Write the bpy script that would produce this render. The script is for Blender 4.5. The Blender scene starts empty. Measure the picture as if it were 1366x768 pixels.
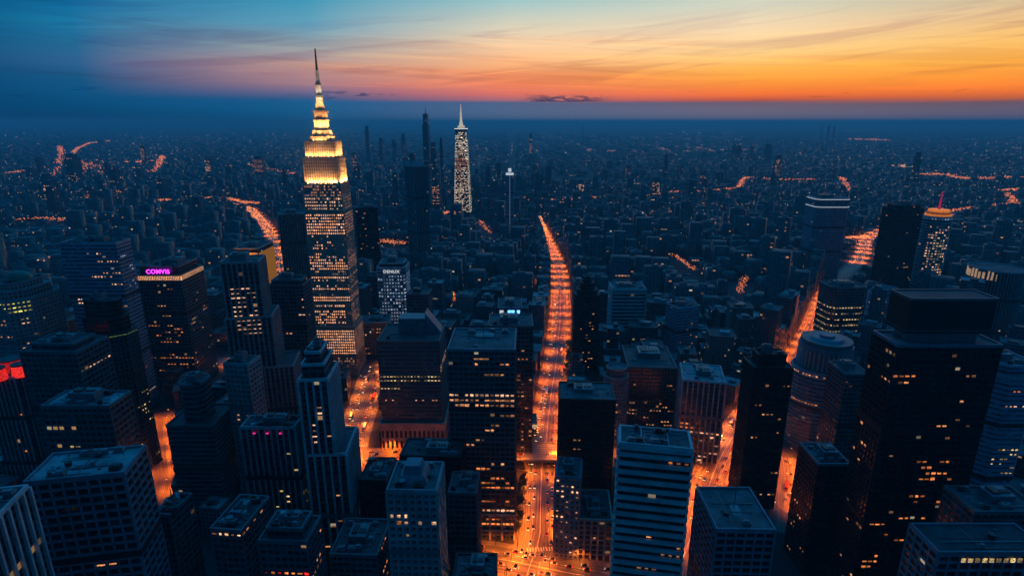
import bpy, math, random
from mathutils import Vector, Matrix
import numpy as np

C = bpy.context.scene.collection
scene = bpy.context.scene
R = math.radians
# ------------------------------------------------------------------ camera
F = 772.0; PITCH = R(16); H = 300.0
cam = bpy.data.cameras.new('camera'); camo = bpy.data.objects.new('camera', cam); C.objects.link(camo)
camo.location = (0, 0, H); camo.rotation_euler = (R(90) - PITCH, 0, 0)
cam.lens = 36 * F / 1366; cam.sensor_width = 36; cam.clip_start = 1; cam.clip_end = 200000
scene.camera = camo

# ------------------------------------------------------------------ view, world, sun
scene.view_settings.view_transform = 'Standard'; scene.view_settings.look = 'None'
scene.view_settings.exposure = 0.0; scene.view_settings.gamma = 1; scene.view_settings.use_curve_mapping = False
scene.cycles.max_bounces = 5; scene.cycles.diffuse_bounces = 2; scene.cycles.glossy_bounces = 2
scene.cycles.volume_bounces = 0; scene.cycles.transmission_bounces = 2
scene.cycles.sample_clamp_indirect = 4; scene.cycles.use_denoising = True
scene.cycles.caustics_reflective = False; scene.cycles.caustics_refractive = False

def lin(c):
    return tuple(((x/255)/12.92 if x/255 <= .04045 else ((x/255+.055)/1.055)**2.4) for x in c)

def build_world():
    w = bpy.data.worlds.new("World"); scene.world = w; w.use_nodes = True
    nt = w.node_tree; N = nt.nodes; L = nt.links; N.clear()
    def math_(op, a, b=None, clamp=False):
        n = N.new('ShaderNodeMath'); n.operation = op; n.use_clamp = clamp
        for i, v in enumerate((a, b)):
            if v is None: continue
            if isinstance(v, (int, float)): n.inputs[i].default_value = v
            else: L.new(v, n.inputs[i])
        return n.outputs[0]
    tc = N.new('ShaderNodeTexCoord'); sep = N.new('ShaderNodeSeparateXYZ'); L.new(tc.outputs['Generated'], sep.inputs[0])
    el = math_('MULTIPLY', math_('ARCSINE', sep.outputs[2]), 180/math.pi)
    az = math_('MULTIPLY', math_('ARCTAN2', sep.outputs[0], sep.outputs[1]), 180/math.pi)
    t = math_('DIVIDE', math_('ADD', el, 1.0), 14.0, True)
    def ramp(stops):
        r = N.new('ShaderNodeValToRGB'); L.new(t, r.inputs[0]); e = r.color_ramp.elements
        while len(e) > 1: e.remove(e[0])
        for i, (d, c) in enumerate(stops):
            p = (d+1)/14
            if i == 0: x = e[0]; x.position = p
            else: x = e.new(p)
            x.color = (*lin(c), 1)
        return r.outputs[0]
    S = {
     -42: [(0,(0,42,76)),(.8,(2,58,98)),(1.6,(2,64,108)),(2.6,(4,68,114)),(3.6,(8,74,118)),(5,(10,80,124)),(7,(2,82,128)),(10,(0,76,120)),(13,(0,70,112))],
     -35: [(0,(0,48,86)),(1.2,(2,72,116)),(2.3,(10,80,126)),(3.2,(20,84,128)),(4.4,(46,94,138)),(5.6,(34,102,144)),(7,(24,114,158)),(9,(6,104,152)),(13,(0,96,142))],
     -18: [(0,(10,82,126)),(.9,(14,88,136)),(1.7,(20,90,140)),(1.95,(48,86,132)),(2.5,(110,100,134)),(3.3,(164,120,130)),(4.6,(188,142,134)),(6.2,(150,160,164)),(8,(96,156,180)),(10,(58,146,178)),(13,(24,120,162))],
       0: [(0,(96,112,140)),(.5,(92,108,138)),(1.5,(84,100,134)),(1.75,(84,98,130)),(1.95,(170,104,112)),(2.5,(226,112,92)),(3.6,(248,140,86)),(5,(250,176,116)),(6.6,(244,200,156)),(8.2,(216,206,180)),(10.4,(152,192,194)),(13,(70,146,172))],
      21: [(-1,(120,112,128)),(0,(124,114,130)),(1.2,(116,100,116)),(1.65,(112,90,104)),(1.85,(200,84,46)),(2.3,(252,114,34)),(3.2,(254,148,44)),(4.4,(254,180,74)),(5.8,(253,210,138)),(7.4,(246,214,168)),(9.6,(206,208,188)),(13,(96,150,168))],
      38: [(-1,(112,100,116)),(0,(116,102,118)),(1.0,(110,92,106)),(1.4,(112,84,92)),(1.65,(196,92,42)),(2.1,(240,114,28)),(3.2,(252,150,42)),(4.4,(252,178,70)),(5.8,(248,192,108)),(7.4,(226,190,140)),(9.6,(168,174,158)),(13,(80,124,142))],
    }
    keys = sorted(S); cur = ramp(S[keys[0]])
    for a, b in zip(keys, keys[1:]):
        m = N.new('ShaderNodeMapRange'); m.interpolation_type = 'SMOOTHSTEP' if 0 else 'LINEAR'
        L.new(az, m.inputs[0]); m.inputs[1].default_value = a; m.inputs[2].default_value = b
        mx = N.new('ShaderNodeMix'); mx.data_type = 'RGBA'; L.new(m.outputs[0], mx.inputs[0])
        L.new(cur, mx.inputs[6]); L.new(ramp(S[b]), mx.inputs[7]); cur = mx.outputs[2]
    # wispy cirrus, drawn out along the horizon and gently tilted
    def cloud(sx, sy, tilt, lo, hi, seed, det=5):
        cv = N.new('ShaderNodeCombineXYZ')
        L.new(math_('MULTIPLY', az, sx), cv.inputs[0])
        L.new(math_('MULTIPLY', math_('ADD', el, math_('MULTIPLY', az, tilt)), sy), cv.inputs[1]); cv.inputs[2].default_value = seed
        n = N.new('ShaderNodeTexNoise'); L.new(cv.outputs[0], n.inputs[0]); n.inputs['Scale'].default_value = 1; n.inputs['Detail'].default_value = det
        n.inputs['Roughness'].default_value = .55; n.inputs['Distortion'].default_value = .7
        m = N.new('ShaderNodeMapRange'); m.interpolation_type = 'SMOOTHSTEP'; L.new(n.outputs[0], m.inputs[0]); m.inputs[1].default_value = lo; m.inputs[2].default_value = hi
        return m.outputs[0]
    def window(lo0, lo1, hi0, hi1):
        a = N.new('ShaderNodeMapRange'); a.interpolation_type = 'SMOOTHSTEP'; L.new(el, a.inputs[0]); a.inputs[1].default_value = lo0; a.inputs[2].default_value = lo1
        b = N.new('ShaderNodeMapRange'); b.interpolation_type = 'SMOOTHSTEP'; L.new(el, b.inputs[0]); b.inputs[1].default_value = hi0; b.inputs[2].default_value = hi1
        b.inputs[3].default_value = 1; b.inputs[4].default_value = 0
        return math_('MULTIPLY', a.outputs[0], b.outputs[0])
    def tint(cur, fac, mul):
        mx = N.new('ShaderNodeMix'); mx.data_type = 'RGBA'; mx.blend_type = 'MULTIPLY'; L.new(fac, mx.inputs[0]); L.new(cur, mx.inputs[6]); mx.inputs[7].default_value = (*mul, 1); return mx.outputs[2]
    cur = tint(cur, math_('MULTIPLY', math_('MULTIPLY', cloud(.055, .9, -.09, .46, .66, 1.3), window(2.6, 4, 8, 10)), .7), (.74, .66, .80))
    cur = tint(cur, math_('MULTIPLY', math_('MULTIPLY', cloud(.045, 1.3, .05, .50, .66, 7.7), window(2.2, 3.2, 7, 9)), .35), (.78, .6, .62))
    cur = tint(cur, math_('MULTIPLY', math_('MULTIPLY', cloud(.05, 1.5, .03, .48, .7, 4.1), window(2.0, 2.6, 6, 9)), .6), (1.25, 1.16, .95))
    cur = tint(cur, math_('MULTIPLY', math_('MULTIPLY', cloud(.22, 3.0, 0, .60, .66, 11.2, 6), window(1.7, 1.9, 2.3, 2.9)), .8), (.30, .42, .62))
    azw = N.new('ShaderNodeMapRange'); azw.interpolation_type = 'SMOOTHSTEP'; L.new(math_('ABSOLUTE', math_('SUBTRACT', az, 5.0)), azw.inputs[0]); azw.inputs[1].default_value = 1.5; azw.inputs[2].default_value = 5; azw.inputs[3].default_value = 1; azw.inputs[4].default_value = 0
    cur = tint(cur, math_('MULTIPLY', math_('MULTIPLY', cloud(.9, 3.2, 0, .40, .50, 2.2, 6), window(1.75, 1.85, 2.15, 2.5)), azw.outputs[0]), (.25, .42, .70))
    azv = N.new('ShaderNodeMapRange'); azv.interpolation_type = 'SMOOTHSTEP'; L.new(math_('ABSOLUTE', math_('ADD', az, 15.0)), azv.inputs[0]); azv.inputs[1].default_value = 2; azv.inputs[2].default_value = 5; azv.inputs[3].default_value = 1; azv.inputs[4].default_value = 0
    cur = tint(cur, math_('MULTIPLY', math_('MULTIPLY', cloud(.8, 4.0, 0, .50, .58, 5.2, 6), window(2.2, 2.3, 2.5, 2.7)), azv.outputs[0]), (.35, .5, .7))
    # overhead and behind: deep blue dusk
    up = N.new('ShaderNodeMapRange'); up.interpolation_type = 'SMOOTHSTEP'; L.new(el, up.inputs[0]); up.inputs[1].default_value = 12; up.inputs[2].default_value = 38
    mx = N.new('ShaderNodeMix'); mx.data_type = 'RGBA'; L.new(up.outputs[0], mx.inputs[0]); L.new(cur, mx.inputs[6]); mx.inputs[7].default_value = (.0010, .25, .66, 1); cur = mx.outputs[2]
    bk = N.new('ShaderNodeMapRange'); bk.interpolation_type = 'SMOOTHSTEP'; L.new(math_('ABSOLUTE', az), bk.inputs[0]); bk.inputs[1].default_value = 43; bk.inputs[2].default_value = 75
    mx = N.new('ShaderNodeMix'); mx.data_type = 'RGBA'; L.new(bk.outputs[0], mx.inputs[0]); L.new(cur, mx.inputs[6]); mx.inputs[7].default_value = (.0004, .070, .20, 1); cur = mx.outputs[2]
    # physical sky, sun just under the horizon, ahead and to the right
    sky = N.new('ShaderNodeTexSky'); sky.sky_type = 'NISHITA'; sky.sun_disc = False; sky.sun_elevation = R(-3); sky.sun_rotation = R(32); sky.altitude = 300
    add = N.new('ShaderNodeMix'); add.data_type = 'RGBA'; add.blend_type = 'ADD'; add.inputs[0].default_value = .01
    L.new(cur, add.inputs[6]); L.new(sky.outputs[0], add.inputs[7])
    bg = N.new('ShaderNodeBackground'); L.new(add.outputs[2], bg.inputs[0]); bg.inputs[1].default_value = 1.12
    out = N.new('ShaderNodeOutputWorld'); L.new(bg.outputs[0], out.inputs[0])
build_world()

sd = bpy.data.lights.new('afterglow_sun', 'SUN'); sd.energy = .04; sd.angle = R(12); sd.color = (1, .5, .25)
so = bpy.data.objects.new('afterglow_sun', sd); C.objects.link(so)
so.rotation_euler = (R(86), 0, R(180 - 32)); so.location = (0, 0, 900)

# ------------------------------------------------------------------ camera maths (pixel of the 1366x768 photo -> place in the city)
def ray(px, py):
    u = (px-683)/F; v = (384-py)/F
    return u, math.cos(PITCH)+math.sin(PITCH)*v, -math.sin(PITCH)+math.cos(PITCH)*v
def onz(px, py, z=0):
    X, Y, Z = ray(px, py); t = (z-H)/Z; return X*t, Y*t
def zat(py, Y):
    _, y, z = ray(683, py); return H+z*Y/y
def proj(x, y, z):
    d = y*math.cos(PITCH)-(z-H)*math.sin(PITCH)
    if d < 1: return None
    v = (y*math.sin(PITCH)+(z-H)*math.cos(PITCH))/d
    return 683+F*x/d, 384-F*v
def dcam(y, z): return y*math.cos(PITCH)-(z-H)*math.sin(PITCH)

# ------------------------------------------------------------------ materials
def newmat(name):
    m = bpy.data.materials.new(name); m.use_nodes = True; m.node_tree.nodes.clear(); return m
class G:
    def __init__(s, m): s.nt = m.node_tree; s.N = s.nt.nodes; s.L = s.nt.links
    def put(s, v, sock):
        if isinstance(v, (int, float)): sock.default_value = v
        elif isinstance(v, tuple): sock.default_value = v if len(v) == 4 or sock.type == 'VECTOR' else (*v, 1)
        else: s.L.new(v, sock)
    def m(s, op, a, b=None, clamp=False):
        n = s.N.new('ShaderNodeMath'); n.operation = op; n.use_clamp = clamp; s.put(a, n.inputs[0])
        if b is not None: s.put(b, n.inputs[1])
        return n.outputs[0]
    def mix(s, f, a, b, blend='MIX'):
        n = s.N.new('ShaderNodeMix'); n.data_type = 'RGBA'; n.blend_type = blend
        s.put(f, n.inputs[0]); s.put(a, n.inputs[6]); s.put(b, n.inputs[7]); return n.outputs[2]
    def noise(s, vec, scale, detail=3, rough=.5):
        n = s.N.new('ShaderNodeTexNoise'); n.inputs['Scale'].default_value = scale; n.inputs['Detail'].default_value = detail; n.inputs['Roughness'].default_value = rough
        if vec is not None: s.L.new(vec, n.inputs[0])
        return n.outputs[0]
    def rng(s, v, a, b, c=0., d=1.):
        n = s.N.new('ShaderNodeMapRange'); s.put(v, n.inputs[0])
        for i, x in enumerate((a, b, c, d)): n.inputs[i+1].default_value = x
        return n.outputs[0]
    def white(s, vec):
        n = s.N.new('ShaderNodeTexWhiteNoise'); n.noise_dimensions = '3D'; s.L.new(vec, n.inputs[0]); return n
    def comb(s, x, y, z):
        n = s.N.new('ShaderNodeCombineXYZ')
        for i, v in enumerate((x, y, z)): s.put(v, n.inputs[i])
        return n.outputs[0]
    def obj(s): return s.N.new('ShaderNodeTexCoord').outputs['Object']
    def rand(s): return s.N.new('ShaderNodeObjectInfo').outputs['Random']
    def bsdf(s, base, rough=.6, metal=0., em=None, es=None, spec=.5):
        p = s.N.new('ShaderNodeBsdfPrincipled'); s.put(base, p.inputs['Base Color']); s.put(rough, p.inputs['Roughness']); s.put(metal, p.inputs['Metallic']); s.put(spec, p.inputs['Specular IOR Level'])
        if em is not None: s.put(em, p.inputs['Emission Color']); s.put(es, p.inputs['Emission Strength'])
        o = s.N.new('ShaderNodeOutputMaterial'); s.L.new(p.outputs[0], o.inputs[0]); return p

def plain(name, col, rough=.7, metal=0., var=.35, scale=.25, spec=.4):
    m = newmat(name); g = G(m); n = g.noise(g.obj(), scale, 5, .6)
    n2 = g.noise(g.obj(), scale*9, 3)
    f = g.m('ADD', g.rng(n, .3, .7, 1-var, 1+var*.6), g.rng(n2, .3, .7, -.12, .12))
    c = g.mix(1., tuple(col), g.comb(f, f, f), 'MULTIPLY'); g.bsdf(c, g.rng(n2, .3, .7, rough-.1, min(1, rough+.1)), metal, spec=spec); return m

def glow(name, col, st, var=.5, cell=True):
    m = newmat(name); g = G(m)
    if cell:
        r = g.rand(); mp = g.N.new('ShaderNodeVectorMath'); mp.operation = 'ADD'; g.L.new(g.obj(), mp.inputs[0]); g.L.new(g.comb(g.m('MULTIPLY', r, 93.), g.m('MULTIPLY', r, 41.), g.m('MULTIPLY', r, 67.)), mp.inputs[1])
        n = g.noise(mp.outputs[0], 1.3, 3, .7); sz = g.N.new('ShaderNodeSeparateXYZ'); g.L.new(g.obj(), sz.inputs[0]); zc = g.m('SUBTRACT', g.m('MULTIPLY', g.m('FRACT', g.m('ADD', g.m('DIVIDE', sz.outputs[2], 1.6), .5)), 1.6), .8)  # brighter towards the top: ceiling light put into the emission
        s = g.m('MULTIPLY', g.m('POWER', g.rng(r, 0, 1, .25, 1.25), 1.6), g.m('MULTIPLY', g.rng(n, .36, .64, .12, 1.7), g.m('MULTIPLY', g.rng(zc, -.8, .8, .55, 1.45), st)))
    else: s = st
    g.bsdf(tuple(x*.3 for x in col), .6, 0, tuple(col), s)
    m.cycles.emission_sampling = 'NONE'; return m

def facade(name, wall, glass, pu, pv, lit=.02, row=.02, col=(1, .55, .22), es=1.0, groughness=.15, gmetal=0., vdark=.4, wallrough=.65, lightprob=.35):
    """window grid on u (bays) and v (floors): glass behind piers and spandrels, rare rooms with their lamps on"""
    m = newmat(name); g = G(m)
    uv = g.N.new('ShaderNodeUVMap'); sep = g.N.new('ShaderNodeSeparateXYZ'); g.L.new(uv.outputs[0], sep.inputs[0]); u, v = sep.outputs[0], sep.outputs[1]
    fu, fv = g.m('FRACT', u), g.m('FRACT', v); iu, iv = g.m('FLOOR', u), g.m('FLOOR', v); r = g.m('MULTIPLY', g.rand(), 91.7)
    mask = g.m('MULTIPLY', g.m('GREATER_THAN', fu, pu), g.m('GREATER_THAN', fv, pv))
    wn = g.white(g.comb(iu, iv, r)); wr = g.white(g.comb(7.0, iv, r)); wk = g.white(g.comb(g.m('FLOOR', g.m('MULTIPLY', u, .2)), iv, r))
    on = g.m('MAXIMUM', g.m('LESS_THAN', wn.outputs[0], lit), g.m('MULTIPLY', g.m('LESS_THAN', wk.outputs[0], row), g.m('LESS_THAN', wn.outputs[0], .75)))
    sepc = g.N.new('ShaderNodeSeparateColor'); g.L.new(wn.outputs[1], sepc.inputs[0])
    bright = g.m('MULTIPLY', g.rng(sepc.outputs[1], 0, 1, .15, 1.2), es)
    ec = g.mix(g.m('GREATER_THAN', sepc.outputs[2], 1-lightprob*.6), tuple(col), (1, .8, .55))
    es_ = g.m('MULTIPLY', g.m('MULTIPLY', mask, on), bright)
    n = g.noise(g.obj(), .06, 5, .65); wc = g.mix(g.rng(n, .35, .7, 0, vdark), tuple(wall), tuple(x*.45 for x in wall))
    st = g.noise(g.comb(g.m('MULTIPLY', u, 1.7), g.m('MULTIPLY', v, .12), r), 1.0, 4); wc = g.mix(g.rng(st, .4, .75, 0, .35), wc, tuple(x*.5 for x in wall))
    tone = g.rng(g.rand(), 0, 1, .62, 1.4); tint = g.mix(g.m('FRACT', g.m('MULTIPLY', g.rand(), 17.3)), (1.12, .98, .86), (.86, 1.0, 1.14)); wc = g.mix(1., g.mix(1., wc, g.comb(tone, tone, tone), 'MULTIPLY'), tint, 'MULTIPLY')
    gv = g.m('ADD', g.rng(wn.outputs[0], 0, 1, .5, 1.5), g.m('MULTIPLY', g.m('GREATER_THAN', sepc.outputs[0], .87), 3.2)); gc = g.mix(1., tuple(glass), g.comb(gv, gv, gv), 'MULTIPLY')
    base = g.mix(mask, wc, gc)
    rough = g.m('ADD', g.m('MULTIPLY', mask, groughness-wallrough), wallrough)
    p = g.bsdf(base, rough, g.m('MULTIPLY', mask, gmetal), ec, es_)
    m.cycles.emission_sampling = 'NONE'; return m

M = {}
def mk(k, *a, **kw): M[k] = facade(k, *a, **kw)
mk('blue_band', (.10, .19, .26), (.03, .06, .09), .04, .45, .006, .003, es=.3)
mk('black_glass', (.008, .009, .011), (.004, .005, .007), .12, .35, .006, .003, (1, .4, .15), .3)
mk('dark_grid', (.045, .055, .065), (.010, .014, .02), .14, .30, .006, .003, es=.3)
mk('stone_pier', (.24, .25, .26), (.02, .028, .036), .40, .34, .006, .003, es=.3)
mk('pale_stone', (.42, .42, .42), (.03, .036, .045), .35, .40, .006, .003, es=.3)
mk('pink_stone', (.48, .36, .30), (.03, .028, .03), .34, .34, .006, .003, es=.3)
mk('teal_glass', (.06, .12, .13), (.018, .045, .052), .06, .42, .006, .003, (1, .78, .4), .3)
mk('white_band', (.10, .11, .12), (.006, .009, .012), .02, .10, .006, .003, es=.3)
mk('deco_stone', (.40, .36, .31), (.03, .03, .035), .42, .40, .05, .02, (1, .45, .25), .35)
mk('brick', (.20, .10, .075), (.02, .02, .022), .42, .44, .05, .02, (1, .45, .2), .7)
mk('mid_a', (0.115, 0.137, 0.151), (.02, .03, .04), .35, .40, 0.012, 0.005, (1, .55, .25), 0.35)
mk('mid_b', (0.065, 0.079, 0.094), (.015, .02, .03), .18, .38, 0.014, 0.008, (1, .62, .3), 0.35)
mk('mid_c', (0.187, 0.194, 0.194), (.02, .03, .04), .45, .45, 0.01, 0.004, (1, .5, .2), 0.35)
mk('mid_d', (0.086, 0.122, 0.144), (.02, .035, .05), .05, .45, 0.008, 0.004, (1, .8, .5), 0.35)
mk('far_city', (.085, .105, .12), (.02, .03, .04), .30, .35, .012, .006, (1, .42, .2), .55, lightprob=.3)
mk('far_tower', (.10, .13, .15), (.02, .03, .04), .25, .35, .02, .01, (1, .5, .3), .6, lightprob=.3)
M['roof'] = plain('roof_gravel', (.09, .12, .135), .75, scale=.12, var=.65)
M['roof_dark'] = plain('roof_dark', (.05, .06, .07), .7, scale=.12, var=.65)
M['roof_pale'] = plain('roof_pale', (.26, .31, .33), .7, scale=.1, var=.65)
M['metal'] = plain('plant_metal', (.16, .19, .21), .45, .3, scale=.3)
M['dark_metal'] = plain('dark_metal', (.03, .034, .04), .4, .2, scale=.3)
M['rib_dark'] = plain('mullion_dark', (.010, .012, .014), .5, .0, scale=.1)
M['rib_blue'] = plain('mullion_blue', (.12, .19, .24), .5, .1, scale=.1)
M['rib_blue2'] = plain('band_blue', (.22, .34, .42), .5, .1, scale=.1)
M['rib_mid'] = plain('mullion_grey', (.105, .13, .145), .5, .1, scale=.1)
M['rib_stone'] = plain('pier_stone', (.27, .28, .29), .7, scale=.1)
M['rib_pale'] = plain('pier_pale', (.46, .47, .48), .6, scale=.1)
M['rib_pink'] = plain('pier_pink', (.50, .38, .31), .7, scale=.1)
M['rib_deco'] = plain('pier_limestone', (.46, .40, .32), .7, scale=.1)
M['ground'] = plain('ground_dark', (.035, .04, .045), .85, scale=.01, var=.6)
M['pavement'] = plain('pavement', (.17, .165, .16), .85, scale=.15)
M['deck'] = plain('bridge_concrete', (.20, .18, .16), .8, scale=.1)
M['trunk'] = plain('bark', (.08, .055, .035), .9, scale=2)
M['leaf'] = plain('leaves', (.055, .095, .03), .7, scale=.6)
M['gold_panel'] = plain('gold_panel', (.62, .38, .16), .5, .2, scale=.05)
M['water'] = plain('water', (.02, .04, .05), .12, scale=.001, spec=.6)
M['win_orange'] = glow('window_orange', (1, .26, .06), .95)
M['win_warm'] = glow('window_warm', (1, .38, .14), .75)
M['win_yellow'] = glow('window_yellow', (1, .68, .28), .85)
M['win_pale'] = glow('window_pale', (1, .80, .58), 1.7)
M['win_crown'] = glow('window_crown', (.95, .85, .16), 1.5)
M['win_base'] = glow('window_base', (1, .42, .2), 1.9)
M['win_white'] = glow('window_white', (.62, .72, 1), .55)
M['win_cream'] = glow('window_cream', (1, .50, .27), 1.15)
M['win_blue'] = glow('window_blue', (.12, .42, 1), 3.0)
M['win_red'] = glow('window_red', (1, .02, .012), 1.4)
M['neon_pink'] = glow('neon_pink', (.75, .04, .9), 2.6, cell=False)
M['neon_rose'] = glow('neon_rose', (1, .03, .25), 1.0, cell=False)
M['sign_white'] = glow('sign_white', (.85, .92, 1), .6, cell=False)
M['lamp'] = glow('lamp_sodium', (1, .40, .10), 9., cell=False)
M['lamp_far'] = glow('lamp_far', (1, .25, .08), 4.0)
M['traffic_far'] = glow('traffic_far', (1, .30, .08), 2.2)
M['lamp_far_white'] = glow('lamp_far_white', (1, .78, .68), 6.5)
M['lamp_house'] = glow('lamp_house', (1, .50, .28), 4.0)
M['head'] = glow('headlight', (1, .66, .34), 7., cell=False)
M['tail'] = glow('taillight', (1, .05, .02), 5., cell=False)
M['car_glass'] = plain('car_glass', (.01, .01, .012), .1)
M['tyre'] = plain('tyre', (.02, .02, .02), .9)
CARC = [plain('car_paint_'+n, c, .3, .3, .1) for n, c in (('black', (.02, .02, .02)), ('silver', (.45, .45, .45)), ('white', (.7, .7, .7)), ('red', (.35, .03, .02)), ('blue', (.04, .08, .2)), ('yellow', (.7, .4, .03)))]

def asphalt():
    m = newmat('asphalt'); g = G(m); o = g.obj()
    n = g.noise(o, .05, 5, .6); n2 = g.noise(o, 1.5, 3)
    uv = g.N.new('ShaderNodeUVMap'); sep = g.N.new('ShaderNodeSeparateXYZ'); g.L.new(uv.outputs[0], sep.inputs[0]); u, v = sep.outputs[0], sep.outputs[1]
    st = g.noise(g.comb(g.m('MULTIPLY', u, 1.1), g.m('MULTIPLY', v, .015), 0.), 1.0, 5, .7)   # tyre-worn tracks along the lanes
    c = g.mix(g.rng(n, .3, .7), (.04, .04, .04), (.075, .072, .07)); c = g.mix(g.rng(st, .44, .60, 0, 1), c, (.24, .23, .21)); c = g.mix(g.rng(n2, .4, .7, 0, .3), c, (.03, .03, .03))
    g.bsdf(c, g.rng(st, .3, .7, .75, .42), 0, spec=.5); return m
M['asphalt'] = asphalt()
M['paint'] = plain('road_paint', (.7, .68, .62), .6, scale=.8)

# ------------------------------------------------------------------ mesh builders
def link(name, me, mat, parent=None):
    o = bpy.data.objects.new(name, me); C.objects.link(o)
    if mat is not None: me.materials.append(mat)
    if parent is not None: o.parent = parent
    return o
class MB:
    def __init__(s): s.v = []; s.f = []; s.mi = []
    def quadbox(s, o, ex, ey, ez, mi=0):
        """box from corner o with edge vectors"""
        b = len(s.v); o = Vector(o); ex = Vector(ex); ey = Vector(ey); ez = Vector(ez)
        for k in range(8):
            p = o + (ex if k & 1 else Vector()) + (ey if k & 2 else Vector()) + (ez if k & 4 else Vector()); s.v.append(p[:])
        for q in ((0,2,3,1), (4,5,7,6), (0,1,5,4), (2,6,7,3), (0,4,6,2), (1,3,7,5)): s.f.append(tuple(b+i for i in q)); s.mi.append(mi)
    def box(s, x0, x1, y0, y1, z0, z1, mi=0): s.quadbox((x0, y0, z0), (x1-x0, 0, 0), (0, y1-y0, 0), (0, 0, z1-z0), mi)
    def prism(s, poly, z0, z1, mi=0, poly2=None, cap=True):
        b = len(s.v); n = len(poly); q = poly2 or poly
        for p in poly: s.v.append((p[0], p[1], z0))
        for p in q: s.v.append((p[0], p[1], z1))
        for i in range(n): j = (i+1) % n; s.f.append((b+i, b+j, b+n+j, b+n+i)); s.mi.append(mi)
        if cap: s.f.append(tuple(b+n+i for i in range(n))); s.mi.append(mi); s.f.append(tuple(b+i for i in range(n-1, -1, -1))); s.mi.append(mi)
    def build(s, name, mat, parent=None, mats=None):
        me = bpy.data.meshes.new(name); me.from_pydata(s.v, [], s.f)
        o = link(name, me, mat, parent)
        if mats:
            for m in mats: me.materials.append(m)
            me.polygons.foreach_set('material_index', s.mi)
        return o
def empty(name, loc, rz=0):
    o = bpy.data.objects.new(name, None); C.objects.link(o); o.location = loc; o.rotation_euler = (0, 0, rz); o.empty_display_size = 2; return o
def tag(o, label, cat, group=None, kind=None):
    if label: o['label'] = label
    if cat: o['category'] = cat
    if group: o['group'] = group
    if kind: o['kind'] = kind
    return o

def rect(x0, x1, y0, y1): return [(x0, y0), (x1, y0), (x1, y1), (x0, y1)]
def chamfer(x0, x1, y0, y1, c): return [(x0+c, y0), (x1-c, y0), (x1, y0+c), (x1, y1-c), (x1-c, y1), (x0+c, y1), (x0, y1-c), (x0, y0+c)]
def ellipse(cx, cy, rx, ry, n=28): return [(cx+rx*math.cos(-math.pi/2-math.pi/n+2*math.pi*i/n), cy+ry*math.sin(-math.pi/2-math.pi/n+2*math.pi*i/n)) for i in range(n)]
def inset(poly, d):
    n = len(poly); out = []
    for i in range(n):
        p0 = Vector(poly[i-1]); p1 = Vector(poly[i]); p2 = Vector(poly[(i+1) % n])
        a = (p1-p0).normalized(); b = (p2-p1).normalized(); na = Vector((-a.y, a.x)); nb = Vector((-b.y, b.x))
        k = (na+nb); k = k/max(.3, k.dot(na)); out.append((p1.x+k.x*d, p1.y+k.y*d))
    return out

STY = {  # material, bay, floor, rib material, rib (width, depth), band (height, depth), pier share, spandrel share
 'blue_band': ('blue_band', 3.0, 3.9, 'rib_blue2', (0, 0), (1.3, .55)),
 'dark_band': ('dark_grid', 3.2, 3.9, 'rib_mid', (0, 0), (1.4, .4)),
 'black': ('black_glass', 3.4, 3.9, 'rib_dark', (.5, .5), (1.2, .25)),
 'dark_grid': ('dark_grid', 3.6, 3.9, 'rib_mid', (.45, .4), (1.0, .25)),
 'grid_big': ('black_glass', 5.2, 4.4, 'rib_blue', (.9, .7), (1.2, .6)),
 'grid_stone': ('stone_pier', 3.6, 4.0, 'rib_stone', (1.1, .8), (1.4, .7)),
 'pier': ('dark_grid', 4.0, 3.9, 'rib_stone', (1.0, 1.0), (0, 0)),
 'pier_pale': ('dark_grid', 4.6, 3.9, 'rib_pale', (1.1, 1.2), (0, 0)),
 'pier_blue': ('dark_grid', 3.6, 3.9, 'rib_stone', (.8, .9), (0, 0)),
 'pier_pink': ('dark_grid', 4.4, 3.9, 'rib_pink', (1.4, 1.1), (.9, .2)),
 'fins_dark': ('black_glass', 3.0, 3.9, 'rib_mid', (.6, .9), (.6, .15)),
 'teal': ('teal_glass', 3.2, 4.0, 'rib_mid', (.18, .2), (1.1, .3)),
 'white_band': ('white_band', 4.0, 5.0, 'rib_pale', (0, 0), (2.3, 1.1)),
 'deco': ('deco_stone', 2.5, 3.5, 'rib_deco', (.8, .5), (1.0, .2)),
 'brick': ('brick', 3.0, 3.6, 'rib_pink', (0, 0), (.3, .15)),
 'mid_a': ('mid_a', 3.4, 3.6, 'rib_mid', (0, 0), (0, 0)),
 'mid_b': ('mid_b', 3.4, 3.7, 'rib_mid', (0, 0), (0, 0)),
 'mid_c': ('mid_c', 3.4, 3.6, 'rib_mid', (0, 0), (0, 0)),
 'mid_d': ('mid_d', 3.4, 3.9, 'rib_mid', (0, 0), (0, 0)),
 'far_tower': ('far_tower', 5, 5, 'rib_mid', (0, 0), (0, 0)),
}
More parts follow.
